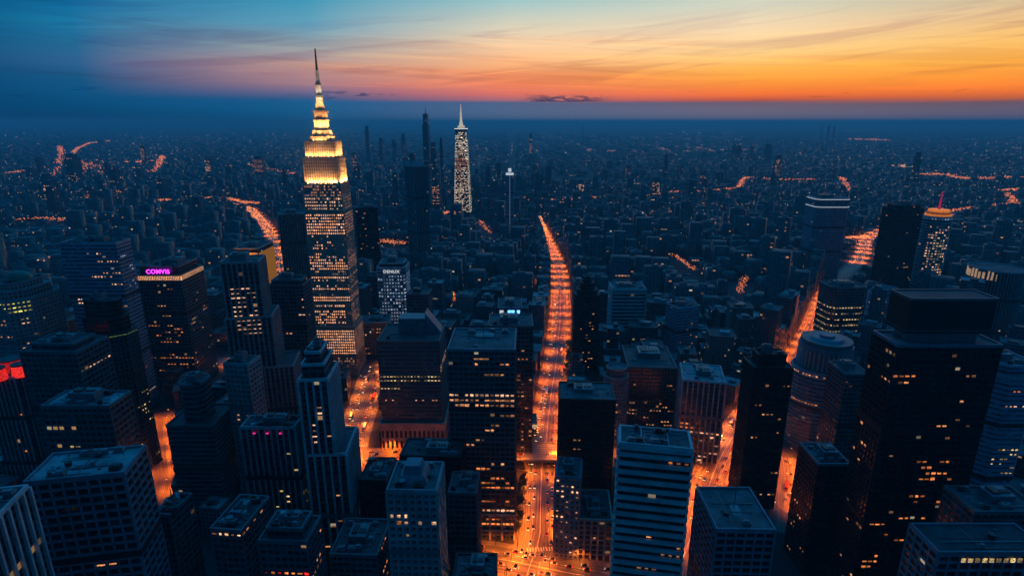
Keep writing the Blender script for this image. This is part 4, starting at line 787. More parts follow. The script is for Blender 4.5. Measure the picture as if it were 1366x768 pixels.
def inside(px, py, poly):
    c = False; n = len(poly)
    for i in range(n):
        (x1, y1), (x2, y2) = poly[i], poly[i-1]
        if (y1 > py) != (y2 > py) and px < (x2-x1)*(py-y1)/(y2-y1)+x1: c = not c
    return c
FC = [(n, p, sum(a for a, _ in p)/len(p), sum(b for _, b in p)/len(p), max(math.dist(q, (sum(a for a, _ in p)/len(p), sum(b for _, b in p)/len(p))) for q in p), z) for n, p, z in FOOT]
def segd(px, py, a, b):
    ax, ay = a; bx, by = b; dx, dy = bx-ax, by-ay; t = max(0, min(1, ((px-ax)*dx+(py-ay)*dy)/(dx*dx+dy*dy))); return math.hypot(px-ax-dx*t, py-ay-dy*t)
def free(x, y, r, road=True, m=3):
    for n, p, cx, cy, cr, z in FC:
        if math.hypot(x-cx, y-cy) > cr+r+m: continue
        if inside(x, y, p): return False
        if min(segd(x, y, p[i-1], p[i]) for i in range(len(p))) < r+m: return False
    if road:
        for rx, ry, rw in RP:
            if abs(rx-x) < r+rw+7 and abs(ry-y) < r+rw+7 and math.hypot(rx-x, ry-y) < r+rw+5: return False
    return True
# report hero footprints that collide (while building)
for i in range(len(FC)):
    for j in range(i):
        a, b = FC[i], FC[j]
        if math.hypot(a[2]-b[2], a[3]-b[3]) < a[4]+b[4]:
            n = sum(inside(x0+(x1-x0)*t, y0+(y1-y0)*t, b[1]) for (x0, y0), (x1, y1) in zip(a[1], a[1][1:]+a[1][:1]) for t in (0, .25, .5, .75)) + sum(inside(x, y, a[1]) for x, y in b[1])
            if n: print('OVERLAP', i, a[0], [round(v) for v in a[2:4]], j, b[0], [round(v) for v in b[2:4]], n)
    nr = [k for k in RP if inside(k[0], k[1], FC[i][1]) or min(segd(k[0], k[1], FC[i][1][q-1], FC[i][1][q]) for q in range(4)) < k[2]-2]
    if nr: print('ONROAD', i, FC[i][0], [round(v) for v in FC[i][2:4]], [tuple(round(v) for v in q[:2]) for q in nr[:3]], len(nr))
# ------------------------------------------------------------------ street lamps (each its own object with its own light)
lampme = None
def lamp_mesh():
    mb = MB(); mb.prism(ellipse(0, 0, .22, .22, 8), 0, 10.6, poly2=ellipse(0, 0, .10, .10, 8)); mb.box(0, 2.6, -.07, .07, 10.5, 10.68); mb.box(2.2, 3.6, -.22, .22, 10.55, 10.72); mb.box(2.35, 3.5, -.18, .18, 10.42, 10.55, 1)
    me = bpy.data.meshes.new('street_lamp'); me.from_pydata(mb.v, [], mb.f); me.materials.append(M['dark_metal']); me.materials.append(M['lamp']); me.polygons.foreach_set('material_index', mb.mi); return me
lampme = lamp_mesh(); LIGHTS = {}
def lamp_light(e, col):
    k = (e, col)
    if k not in LIGHTS:
        ld = bpy.data.lights.new('lamp_light', 'SPOT'); ld.energy = e; ld.color = col; ld.spot_size = R(146); ld.spot_blend = .7; ld.shadow_soft_size = .35; LIGHTS[k] = ld
    return LIGHTS[k]
NL = 0
def lamp_row(pts, w, step, y0, y1, e, col, label, group, sides=(-1, 1), xr=None, z=0):
    global NL
    L = resample(smooth(pts), step); 
    for k, (p, d) in enumerate(L):
        if not y0 <= p.y <= y1 or (xr and not xr[0] <= p.x <= xr[1]): continue
        n = Vector((d.y, -d.x))
        for s in sides:
            if len(sides) == 1 and k % 2: s2 = -s
            else: s2 = s
            q = p+n*s2*(w/2*taper(p)+1.5)
            if any(inside(q.x, q.y, f[1]) for f in FC): continue
            o = bpy.data.objects.new('street_lamp', lampme); C.objects.link(o); o.location = (q.x, q.y, z+.1); o.rotation_euler = (0, 0, math.atan2(-n.y*s2, -n.x*s2)); tag(o, label, 'street lamp', group)
            l = bpy.data.objects.new('lamp_light', lamp_light(e, col)); C.objects.link(l); l.parent = o; l.location = (2.9, 0, 10.35); NL += 1
ORG = (1, .150, .006); YEL = (1, .19, .012)
Rd = ROADS
lamp_row(Rd['avenue'][0], 25, 30, 300, 1000, 43000, ORG, 'orange street lamp on the kerb of the central avenue', 'street lamps of the central avenue')
lamp_row(Rd['avenue'][0], 25, 38, 1000, 1740, 60000, (1, .15, .004), 'far orange street lamp on the upper avenue', 'street lamps of the upper avenue')
lamp_row(Rd['junction_street'][0], 24, 26, 280, 400, 14000, YEL, 'orange street lamp along the junction street at the bottom', 'street lamps of the junction street', xr=(-80, 120))
lamp_row(Rd['cross_street'][0], 24, 28, 380, 600, 52000, ORG, 'orange street lamp along the cross street left of the bridge', 'street lamps of the cross street', xr=(-330, -20))
lamp_row(Rd['plaza_street'][0], 24, 22, 380, 740, 34000, YEL, 'orange street lamp along the plaza street', 'street lamps of the plaza street')
lamp_row(Rd['diagonal_street'][0], 24, 28, 330, 1060, 46000, ORG, 'orange street lamp along the diagonal street', 'street lamps of the diagonal street')
lamp_row(Rd['diagonal_street'][0], 24, 46, 1240, 1760, 60000, (1, .17, .01), 'far orange street lamp on the distant junction at the right', 'street lamps of the distant right junction')
lamp_row(Rd['branch_street'][0], 20, 34, 1240, 1760, 60000, (1, .17, .01), 'far orange street lamp on the branch of the distant right junction', 'street lamps of the distant right branch')
lamp_row(Rd['highway'][0], 28, 48, 1040, 2250, 62000, (1, .17, .004), 'far orange street lamp on the highway behind the gold lit block', 'street lamps of the highway')
lamp_row(Rd['west_street'][0], 22, 26, 405, 550, 34000, ORG, 'orange street lamp along the street between the left towers', 'street lamps of the left street')
lamp_row(Rd['north_street'][0], 22, 30, 600, 760, 60000, YEL, 'orange street lamp on the far cross street left of the gold spire tower', 'street lamps of the far cross street', xr=(-430, -280))
lamp_row(Rd['east_street'][0], 20, 26, 380, 610, 34000, ORG, 'orange street lamp on the street beside the round tower', 'street lamps by the round tower')
lamp_row([(-24, 470), (70, 470)], 26, 30, 380, 610, 26000, YEL, 'orange street lamp standing on the bridge over the avenue', 'street lamps on the bridge', z=7.4)
lamp_row(Rd['cross_street_east'][0], 20, 30, 380, 610, 30000, ORG, 'orange street lamp on the short street right of the bridge', 'street lamps right of the bridge', sides=(1,))
LATE = 1

# ------------------------------------------------------------------ cars
def car_single(paint, bus=False):
    mb = MB(); 
    if bus: mb.box(-5.6, 5.6, -1.25, 1.25, .4, 3.1); mb.box(-5.3, 5.3, -1.28, 1.28, 1.5, 2.5, 1); mb.box(5.6, 5.68, -1.1, 1.1, 1.4, 2.7, 1); L2 = 5.6
    else:
        mb.box(-2.2, 2.2, -.9, .9, .35, .95); mb.prism(rect(-1.5, 1.1, -.84, .84), .95, 1.5, 1, poly2=rect(-1.1, .5, -.68, .68)); mb.box(-1.08, .48, -.66, .66, 1.5, 1.54); L2 = 2.2
    for x in (-L2*.64, L2*.64):
        for y in (-.92, .74): mb.prism([(x+.33*math.cos(a*math.pi/4), y) for a in range(0)] or rect(x-.3, x+.3, y, y+.18), .02, .62, 4)
    for y in (-.8, .45): mb.box(L2, L2+.1, y, y+.4, .55, .85, 2); mb.box(-L2-.1, -L2, y, y+.4, .6, .85, 3)
    me = bpy.data.meshes.new('car'); me.from_pydata(mb.v, [], mb.f)
    for m in (paint, M['car_glass'], M['head'], M['tail'], M['tyre']): me.materials.append(m)
    me.polygons.foreach_set('material_index', mb.mi); return me
CARM = [car_single(p) for p in CARC]; BUSM = [car_single(CARC[k], True) for k in (2, 3)]
def wheel_mesh():
    bm = MB(); n = 12
    for s, y in ((0, -.1), (1, .1)): bm.v += [(.33*math.cos(2*math.pi*i/n), y, .33*math.sin(2*math.pi*i/n)) for i in range(n)]
    bm.f = [tuple(range(n-1, -1, -1)), tuple(range(n, 2*n))]+[(i, (i+1) % n, n+(i+1) % n, n+i) for i in range(n)]
    me = bpy.data.meshes.new('wheel'); me.from_pydata(bm.v, [], bm.f); me.materials.append(M['tyre']); return me
def boxme(nm, b, mat):
    mb = MB(); mb.box(*b); me = bpy.data.meshes.new(nm); me.from_pydata(mb.v, [], mb.f); me.materials.append(mat); return me
WHM = wheel_mesh(); HLM = boxme('headlight', (0, .1, -.2, .2, -.13, .13), M['head']); TLM = boxme('taillight', (-.1, 0, -.2, .2, -.12, .12), M['tail'])
mb = MB(); mb.prism(rect(-1.5, 1.1, -.84, .84), .95, 1.5, poly2=rect(-1.1, .5, -.68, .68)); CABM = bpy.data.meshes.new('cabin'); CABM.from_pydata(mb.v, [], mb.f); CABM.materials.append(M['car_glass'])
BODYM = [boxme('body', (-2.2, 2.2, -.9, .9, .3, .95), p) for p in CARC]
NC = 0
rc = random.Random(77)
def add_car(x, y, ang, away, detail, label, group, z=.2):
    global NC; NC += 1; a = ang+(0 if away else math.pi)
    if detail:
        r = empty('car', (x, y, z), a); b = bpy.data.objects.new('body', rc.choice(BODYM)); C.objects.link(b); b.parent = r; c = bpy.data.objects.new('cabin', CABM); C.objects.link(c); c.parent = r
        for yy in (-.6, .6):
            for me, xx, zz, nm in ((HLM, 2.2, .7, 'headlight'), (TLM, -2.2, .72, 'taillight')): o = bpy.data.objects.new(nm, me); C.objects.link(o); o.parent = r; o.location = (xx, yy, zz)
        for xx in (-1.35, 1.35):
            for yy in (-.86, .86): o = bpy.data.objects.new('wheel', WHM); C.objects.link(o); o.parent = r; o.location = (xx, yy, .33)
    else:
        r = bpy.data.objects.new('car', rc.choice(CARM) if rc.random() > .06 else rc.choice(BUSM)); C.objects.link(r); r.location = (x, y, z); r.rotation_euler = (0, 0, a)
    tag(r, label, 'car', group)
def traffic(key, y0, y1, gap, label, group, detail_y=0, xr=None, lanes=(-.375, -.22, .22, .375), z=.2):
    pts, w = ROADS[key]
    for ln in lanes:
        acc = rc.uniform(0, gap)
        for p, d in resample(smooth(pts), 2):
            acc -= 2
            if acc > 0: continue
            acc = rc.uniform(.55, 1.5)*gap
            if not y0 <= p.y <= y1 or (xr and not xr[0] <= p.x <= xr[1]): continue
            n = Vector((d.y, -d.x)); q = p+n*ln*w
            if any(inside(q.x, q.y, f[1]) for f in FC): continue
            add_car(q.x, q.y, math.atan2(d.y, d.x), ln > 0, q.y < detail_y, label, group, z)
traffic('avenue', 318, 620, 15, 'car with its lights on driving along the central avenue', 'cars on the central avenue', 440)
traffic('avenue', 620, 1000, 42, 'far car driving along the upper avenue', 'cars on the upper avenue')
traffic('junction_street', 300, 372, 15, 'car turning through the junction at the bottom', 'cars at the bottom junction', 372, xr=(-60, 70))
traffic('diagonal_street', 340, 620, 20, 'car driving along the diagonal street', 'cars on the diagonal street')
traffic('plaza_street', 420, 700, 18, 'car driving along the plaza street', 'cars on the plaza street')
traffic('cross_street', 450, 500, 18, 'car on the cross street left of the bridge', 'cars on the cross street', xr=(-180, -25))
traffic('east_street', 400, 470, 14, 'car on the street beside the round blue tower', 'cars by the round tower')
for k in range(14):
    x = rc.uniform(-25, 64); ln = rc.choice((-9, -5, 5, 9)); add_car(x, 472+ln, 0, ln < 0, False, 'car crossing the bridge over the avenue', 'cars on the bridge', 7.5)
print('CARS', NC)

# ------------------------------------------------------------------ street trees
def tree(x, y, h, seed, label, group):
    rd = random.Random(seed); r = empty('street_tree', (x, y, .15)); tag(r, label, 'tree', group)
    mb = MB(); mb.prism(ellipse(0, 0, .28, .28, 7), 0, h*.45, poly2=ellipse(.1, 0, .16, .16, 7))
    for k in range(5):
        a = k*1.26+rd.random(); mb.quadbox((0, 0, h*.35), (math.cos(a)*h*.22, math.sin(a)*h*.22, h*.32), (.12, 0, 0), (0, .12, .02))
    mb.build('trunk', M['trunk'], r); mb = MB(); cl = [(rd.gauss(0, h*.16), rd.gauss(0, h*.16), h*.68+rd.gauss(0, h*.11), rd.uniform(.12, .2)*h) for _ in range(11)]
    for _ in range(650):
        cx, cy, cz, cr = rd.choice(cl); v = Vector((rd.gauss(0, 1), rd.gauss(0, 1), rd.gauss(0, 1))).normalized()*cr*rd.uniform(.6, 1.05); u = Vector((rd.uniform(-1, 1), rd.uniform(-1, 1), rd.uniform(-1, 1))).normalized()*.34; t = u.orthogonal().normalized()*.22
        c = Vector((cx, cy, cz))+v; b = len(mb.v); mb.v += [(c-u)[:], (c+t)[:], (c+u)[:], (c-t)[:]]; mb.f.append((b, b+1, b+2, b+3)); mb.mi.append(0)
    mb.build('crown', M['leaf'], r)
for k, y in enumerate(range(372, 452, 8)): tree(4.4+(y-360)*.06+(k % 2)*.8, y, 9+(k*37 % 4), 100+k, 'green street tree at the foot of the dark glass grid tower', 'trees on the left kerb of the avenue')
for k, y in enumerate(range(640, 760, 11)): tree(62+(y-615)*.13, y, 9+(k*31 % 4), 200+k, 'green street tree on the right kerb of the avenue by the black rounded tower', 'trees on the right kerb of the avenue')
for k in range(9): tree(-128+2.3*k, 505+(k % 3)*7+k, 9+(k*31 % 4), 300+k, 'dark tree on the plaza left of the pink stone podium', 'trees on the plaza')

# ------------------------------------------------------------------ middle distance: every building its own object
for pl, n_, sp_ in FARR:
    P_ = [onz(*q) for q in pl]
    for p, d in resample(P_, 15): RP.append((p.x, p.y, 10+sp_*.6)); 
VIS = []
for pl, n_, sp_ in FARR:
    for p, d in resample([onz(*q) for q in pl], 14):
        if p.y < 1800: q = proj(p.x, p.y, 0); VIS.append((q[0], q[1], p.y-4))
for key, (pts, w) in ROADS.items():
    for p, d in resample(smooth(pts), 14):
        nn = Vector((d.y, -d.x))
        for of in (-.42, .42):
            q = proj(p.x+nn.x*w*of*taper(p), p.y+nn.y*w*of*taper(p), 0)
            if q and 0 <= q[0] <= 1366 and q[1] < 790: VIS.append((q[0], q[1], p.y-4))
SHOW = [(x, y) for x, y, _ in VIS]
LM = [('the gold spire tower', -217, 675), ('the giant black tower', 243, 317), ('the round blue tower', 260, 514), ('the magenta sign tower', -392, 640), ('the green glass block', -85, 515), ('the glass grid tower', -20, 384),
      ('the black rounded tower', 90, 674), ('the cool white tower', -150, 750), ('the white banded slab', 140, 757), ('the white-ringed tower', 640, 1145), ('the orange crowned tower', 800, 1080),
      ('the gold floodlit block', -330, 780), ('the highway slab tower', -340, 920), ('the arch-ringed tower', 560, 720), ('the white spire tower', -165, 1925), ('the needle-thin tower', -5, 1490), ('the blue banded tower', -420, 580), ('the square black tower', -240, 1028), ('the yellow-green crowned tower', -440, 550)]
cnt = {}
ORD = ['', 'second ', 'third ', 'fourth ', 'fifth ', 'sixth ', 'seventh ', 'eighth ', 'ninth ', 'tenth ']
def where(x, y, look):
    nm, lx, ly = min(LM, key=lambda l: math.hypot(l[1]-x, (l[2]-y)*.8)); dx, dy = x-lx, y-ly
    rel = ('right of ' if dx > 0 else 'left of ') if abs(dx) > abs(dy) else ('behind ' if dy > 0 else 'in front of ')
    k = (look, rel, nm); cnt[k] = cnt.get(k, 0)+1; n = cnt[k]-1
    return (ORD[n] if n < 10 else '%dth ' % (n+1))+look+' '+rel+nm
rm = random.Random(20); MID = []; ta = R(-6)
cand = []
for i in range(-34, 36):
    for j in range(0, 34):
        bx = i*44+rm.uniform(-5, 5); by = 325+j*42+rm.uniform(-5, 5); x = 40+bx*math.cos(ta)-(by-325)*math.sin(ta); y = 325+(by-325)*math.cos(ta)+bx*math.sin(ta)*.3
        d = math.hypot(x, y); q = proj(x, y, 15)
        if q is None or not -60 < q[0] < 1426 or q[1] > 850: continue
        cand.append((d, x, y))
cand.sort(); placed = []
flank = []   # blocks standing shoulder to shoulder along the lit streets
for key, ya, yb in (('avenue', 500, 1690), ('diagonal_street', 560, 1080), ('highway', 980, 1700), ('plaza_street', 500, 760), ('west_street', 400, 560)):
    pts, rw = ROADS[key]
    for sd in (-1, 1):
        acc = 0
        for p, dv in resample(smooth(pts), 2):
            acc -= 2
            if acc > 0 or not ya < p.y < yb: continue
            w = rm.uniform(18, 30); dp = rm.uniform(16, 26); acc = w+rm.uniform(.5, 5)
            n = Vector((dv.y, -dv.x)); q = p+n*sd*(rw/2*taper(p)+6.5*taper(p)+dp/2)+dv*w/2
            flank.append((q.length, q.x, q.y, w, dp, math.atan2(dv.y, dv.x)))
flank.sort(); FLK = []
for d, x, y, w, dp, an in flank:
    if not free(x, y, max(w, dp)*.5, False, 1): continue
    if any(math.hypot(a-x, b_-y) < (max(w, dp)+max(e, f))*.46 for _, a, b_, e, f, *_g in FLK): continue
    if any(math.hypot(a-x, b_-y) < dp/2+ww+1 for a, b_, ww in RP): continue
    hgt = rm.uniform(16, 46) if rm.random() < .8 else rm.uniform(46, 80); ca, sa = math.cos(an), math.sin(an)
    while hgt > 9:
        bx = [proj(x+sx*w/2*ca-sy*dp/2*sa, y+sx*w/2*sa+sy*dp/2*ca, zz) for sx in (-1, 1) for sy in (-1, 1) for zz in (0, hgt)]; X0 = min(p[0] for p in bx); X1 = max(p[0] for p in bx); Y0 = min(p[1] for p in bx); Y1 = max(p[1] for p in bx)
        if any(X0-1 < vx < X1+1 and Y0-1 < vy < Y1-2 and vd > y+4 for vx, vy, vd in VIS): hgt *= .85
        else: break
    FLK.append((d, x, y, w, dp, max(hgt, 9), an)); cs_, sn_1 = math.cos(an), math.sin(an)
    FC.append(('flank', [(x+a*cs_-b_*sn_1, y+a*sn_1+b_*cs_) for a, b_ in rect(-w/2, w/2, -dp/2, dp/2)], x, y, math.hypot(w, dp)/2, hgt))
print('FLANK', len(FLK)); placed += FLK
for d, x, y in cand:
    w = rm.uniform(22, 36); dp = rm.uniform(20, 34); r_ = max(w, dp)*.56
    ok = False
    for tr in range(3):
        if free(x, y, r_, True, 2): ok = True; break
        w *= .75; dp *= .75; r_ *= .75
    if not ok or w < 11: continue
    u = rm.random(); hgt = rm.uniform(14, 40) if u < .62 else rm.uniform(36, 70) if u < .92 else rm.uniform(70, 120)
    if y < 560: hgt = min(hgt, rm.uniform(18, 42))
    if y > 900: hgt *= .8
    while hgt > 10:
        bx = [proj(x+sx*w/2, y+sy*dp/2, zz) for sx in (-1, 1) for sy in (-1, 1) for zz in (0, hgt)]; X0 = min(p[0] for p in bx); X1 = max(p[0] for p in bx); Y0 = min(p[1] for p in bx); Y1 = max(p[1] for p in bx)
        if any(X0-2 < vx < X1+2 and Y0-2 < vy < Y1 and vd > y for vx, vy, vd in VIS): hgt *= .8
        else: break
    if hgt <= 10: hgt = 10
    placed.append((d, x, y, w, dp, hgt))
placed.sort(key=lambda q: q[0]); print('PLACED', len(placed))
NMID = 235
BOX_FAR = []
for idx, (d, x, y, w, dp, hgt, *an_) in enumerate(placed):
    rz = an_[0] if an_ else ta+rm.uniform(-.05, .05) + (R(-30) if x > 250+.35*(y-500) and y > 350 else 0)
    if idx >= NMID: BOX_FAR.append((x, y, w, dp, hgt, rz)); continue
    st = rm.choice(('mid_a', 'mid_b', 'mid_c', 'mid_d', 'mid_a', 'mid_b')); tall = hgt > 62
    o = empty('city_building', (x, y, 0), rz); T = []
    if hgt > 30 and rm.random() < .5: p = rect(-w/2, w/2, -dp/2, dp/2); p2 = rect(-w*.34, w*.38, -dp*.36, dp*.36); T = [(p, p, 0, hgt*.6), (p2, p2, hgt*.6, hgt)]; top = p2
    else:
        p = rect(-w/2, w/2, -dp/2, dp/2); p = chamfer(-w/2, w/2, -dp/2, dp/2, 3) if rm.random() < .15 else p; T = [(p, p, 0, hgt)]; top = p
    wall_mesh('wall', T, st, o); look_r = rm.choice(('roof', 'roof_dark', 'roof_pale', 'roof'))
    mb = MB(); mb.prism(inset(top, .6), hgt+.02, hgt+.25); mb.build('roof', M[look_r], o)
    if len(T) == 2: mb = MB(); mb.prism(inset(p, .6), hgt*.6+.02, hgt*.6+.25); mb.build('terrace', M[look_r], o)
    for pz, pp in [(t[3], t[1]) for t in T]: parapet(o, pp, pz, 1.1, .5, M['rib_mid'])
    for k in range(rm.choice((1, 1, 2, 3))):
        a = rm.uniform(.1, .2)*w; b = rm.uniform(.1, .2)*dp; ox = rm.uniform(-.18, .18)*w; oy = rm.uniform(-.15, .15)*dp; mb = MB(); mb.box(ox-a, ox+a, oy-b, oy+b, hgt+.2, hgt+rm.uniform(2, 5)); mb.build('plant_room', M[rm.choice(('metal', 'dark_metal', 'roof_pale'))], o)
    sz = 'tall' if tall else 'mid-height' if hgt > 34 else 'low'; tn = {'mid_a': 'grey', 'mid_b': 'dark', 'mid_c': 'pale grey', 'mid_d': 'blue banded'}[st]; rn = {'roof': 'blue-grey roof', 'roof_dark': 'dark roof', 'roof_pale': 'pale roof'}[look_r]
    tag(o, where(x, y, '%s %s block with %s' % (sz, tn, rn)), 'building', 'unlit buildings of the middle distance')

rl = random.Random(9); k = 0  # lamps added at random gaps to cast a warm glow on facades
for t_ in range(4000):
    if k >= 16: break
    x = rl.uniform(-620, 720); y = rl.uniform(480, 1150); q = proj(x, y, 0)
    if not 0 < q[0] < 1366 or not free(x, y, 2, False, 3): continue
    if min(math.hypot(x-p_[1], y-p_[2])-max(p_[3], p_[4])*.62 for p_ in placed) < 3: continue
    o = bpy.data.objects.new('street_lamp', lampme); C.objects.link(o); o.location = (x, y, .1); o.rotation_euler = (0, 0, rl.uniform(0, 6.28)); tag(o, 'lone street lamp added to warm the dark blocks of the middle distance', 'street lamp', 'street lamps added for side street glow')
    l = bpy.data.objects.new('lamp_light', lamp_light(60000, (1, .20, .03))); C.objects.link(l); l.parent = o; l.location = (2.9, 0, 10.35); NL += 1; k += 1
print('LAMPS', NL)
# distant skyline towers: things of their own
rs = random.Random(5); sky_list = []
named = [(563,152,571,2700,'spired'), (586,184,590,2600,'flat'), (486,168,491,4700,'flat'), (545,205,553,2400,'flat'), (522,186,528,4700,'flat'), (505,184,510,4700,'flat'), (535,178,540,4700,'flat'), (574,190,581,2600,'flat'), (440,190,445,4700,'flat'),
         (83,205,96,2900,'flat'), (185,193,190,4200,'lit'), (336,208,348,3300,'lit'), (706,178,710,4600,'lit'), (980,193,990,4700,'flat'), (1003,192,1007,4700,'flat'), (1023,192,1030,4700,'flat'), (1037,206,1044,3000,'lit'), (1225,203,1231,2900,'flat'), (887,206,892,3000,'flat'),
         (1097,166,1098,9000,'flat'), (1106,167,1108,9000,'flat'), (1113,168,1115,9000,'flat'), (778,167,779,8000,'flat')]
for a, yt, b, Y, kd in named: sky_list.append(((a+b)/2, yt, b-a, Y, kd))
for k in range(40):
    px = rs.choice((rs.gauss(560, 75), rs.uniform(30, 1340), rs.gauss(880, 160), rs.gauss(200, 90))); 
    if not 5 < px < 1360: continue
    Y = rs.uniform(1600, 3400); yb = proj(0, Y, 0)[1]; h = rs.uniform(60, 170) if abs(px-560) < 110 else rs.uniform(50, 110); yt = proj(0, Y, h)[1]
    sky_list.append((px, yt, rs.uniform(6, 13)*2200/Y, Y, 'lit' if rs.random() < .2 else 'flat'))
def secondary(n): return (ORD[n] if n < 10 else '%dth ' % (n+1))
sn = {}
for px, yt, pw, Y, kd in sky_list:
    z = zat(yt, Y) if abs(px-683) < 1e9 else 0; x = onz(px, yt, z)[0] if abs(z-H) > 1 else (px-683)/F*dcam(Y, z)
    w = pw*dcam(Y, z)/F
    if not free(x, Y+w/2, w*.7, True, 1): continue
    o = empty('distant_tower', (x, Y+w/2, 0), rs.uniform(-.2, .2)); o.matrix_basis = Matrix.Translation((x, Y+w/2, 0)) @ Matrix.Rotation(o.rotation_euler[2], 4, 'Z')
    p = rect(-w/2, w/2, -w/2, w/2); p2 = inset(p, w*.12); T = [(p, p, 0, z*.86), (p2, p2, z*.86, z)] if kd != 'x' else []
    wall_mesh('wall', T, 'far_tower', o)
    if kd == 'spired': mb = MB(); mb.prism(inset(p2, w*.3), z, z+w*.8, poly2=rect(-.6, .6, -.6, .6)); mb.prism(rect(-1, 1, -1, 1), z+w*.7, z+w*1.3, poly2=rect(-.2, .2, -.2, .2)); mb.build('spire', M['dark_metal'], o)
    if kd == 'lit': windows(o, T, 'far_tower', [(0,0,.05,.7,0,1,.8,.5,W_ if rs.random() < .6 else CR)], rs, 12)
    FC.append(('far', [(x-w, Y), (x+w, Y), (x+w, Y+w), (x-w, Y+w)], x, Y+w/2, w, z))
    look = {'flat': 'dark distant tower', 'spired': 'dark distant tower with a thin spire', 'lit': 'distant tower speckled with lit windows'}[kd]
    tag(o, where(x, Y, look), 'distant tower', 'towers of the distant skyline')

# ------------------------------------------------------------------ the rest of the city to the horizon
def boxes_mesh(name, B, mat, bay=6., fl=4.):
    n = len(B); V = np.zeros((n, 8, 3)); 
    for k, (sx, sy) in enumerate(((-.5, -.5), (.5, -.5), (.5, .5), (-.5, .5))):
        cs, sn_ = np.cos(B[:, 5]), np.sin(B[:, 5]); lx, ly = sx*B[:, 2], sy*B[:, 3]
        for t in (0, 4): V[:, k+t, 0] = B[:, 0]+lx*cs-ly*sn_; V[:, k+t, 1] = B[:, 1]+lx*sn_+ly*cs
    V[:, 4:, 2] = B[:, 4:5]
    q = np.array([(0, 1, 5, 4), (1, 2, 6, 5), (2, 3, 7, 6), (3, 0, 4, 7), (4, 5, 6, 7)]); Fc = (q[None]+np.arange(n)[:, None, None]*8).reshape(-1)
    me = bpy.data.meshes.new(name); me.vertices.add(n*8); me.vertices.foreach_set('co', V.reshape(-1)); me.loops.add(n*20); me.loops.foreach_set('vertex_index', Fc.astype(np.int32)); me.polygons.add(n*5); me.polygons.foreach_set('loop_start', np.arange(0, n*20, 4, dtype=np.int32))
    uv = np.zeros((n, 5, 4, 2)); nx = np.maximum(1, np.round(B[:, 2]/bay)); ny = np.maximum(1, np.round(B[:, 3]/bay)); nz = np.maximum(1, np.round(B[:, 4]/fl)); off = np.floor(B[:, 6]*9000)
    for f, nn in enumerate((nx, ny, nx, ny)):
        uv[:, f, 0, 0] = off+f*20; uv[:, f, 3, 0] = off+f*20; uv[:, f, 1, 0] = off+f*20+nn; uv[:, f, 2, 0] = off+f*20+nn; uv[:, f, 2, 1] = nz; uv[:, f, 3, 1] = nz
    uv[:, 4] = .01; ul = me.uv_layers.new(name='UVMap'); ul.data.foreach_set('uv', uv.reshape(-1)); me.update(); me.validate(); return link(name, me, mat)
rn_ = np.random.default_rng(3); B = [(*b, rm.random()) for b in BOX_FAR]; GRID = 46
rpx = np.array([(a, b, w) for a, b, w in RP]); fcx = np.array([(f[2], f[3], f[4]) for f in FC])
STL = []
def far_ring(y0, y1, step, hs):
    out = []; tn = math.tan(.1); k = max(4, int(240/step))
    for j, y in enumerate(np.arange(y0, y1, step)):
        hw = y*1.0+100; i0 = int(-hw/step)
        for i in range(i0, -i0):
            x = i*step+(y-y0)*tn*0+y*tn*.0
            if i % k == 0 or j % (k+3) == 0:
                dn = math.sin(x/700+2)*math.sin(y/900)
                if i % k == 0 and rn_.random() < .07+.12*dn: STL.append((x+rn_.normal(0, 4), y+rn_.uniform(0, step), 11.))
                continue
            out.append((x+rn_.uniform(-.2, .2)*step, y+rn_.uniform(-.2, .2)*step))
    P = np.array(out)
    dens = np.sin(P[:, 0]/700+2)*np.sin(P[:, 1]/900)+np.sin(P[:, 0]/310-P[:, 1]/420)*.5
    keep = (rn_.random(len(P)) < .84+.25*dens) & (np.sin(P[:, 0]/450+P[:, 1]/800)*np.sin(P[:, 1]/380-P[:, 0]/900) > -.86)
    P = P[keep]; lo = np.full(len(P), 1e9)
    for q in range(0, len(rpx), 400): lo = np.minimum(lo, (np.sqrt(((P[:, None, :]-rpx[None, q:q+400, :2])**2).sum(-1))-rpx[None, q:q+400, 2]).min(1))
    d2 = (np.sqrt(((P[:, None, :]-fcx[None, :, :2])**2).sum(-1))-fcx[None, :, 2]).min(1); P = P[(lo > step*.5) & (d2 > step*.45)]
    n = len(P); w = step*rn_.uniform(.45, .9, n); dd = step*rn_.uniform(.4, .85, n); h = rn_.gamma(2.2, hs/2.6, n)+5; tall = rn_.random(n) < (.03 if y0 < 2500 else .008); h[tall] *= rn_.uniform(1.6, 3.0, tall.sum()); h = np.minimum(h, 100)
    cl = np.exp(-((P[:, 0]+250)/450)**2-((P[:, 1]-2500)/900)**2); h *= 1+.9*cl
    rz = rn_.normal(0, .04, n)
    return np.stack([P[:, 0], P[:, 1], w, dd, h, rz, rn_.random(n)], 1)
ylim = 1500
chunks = [np.array(B)] if B else []
lastd = placed[-1][0] if placed else 0
for y0, y1, st, hs in ((1690, 2000, 30, 18), (2000, 2600, 33, 17), (2600, 3400, 38, 16), (3400, 4600, 48, 15), (4600, 6500, 66, 14), (6500, 10000, 110, 13), (10000, 17000, 210, 13)):
    chunks.append(far_ring(y0, y1, st, hs if y0 < 2500 else hs*.7))
BB = np.concatenate(chunks); print('FAR', len(BB)); o = boxes_mesh('distant_city', BB, M['far_city']); o['kind'] = 'stuff'
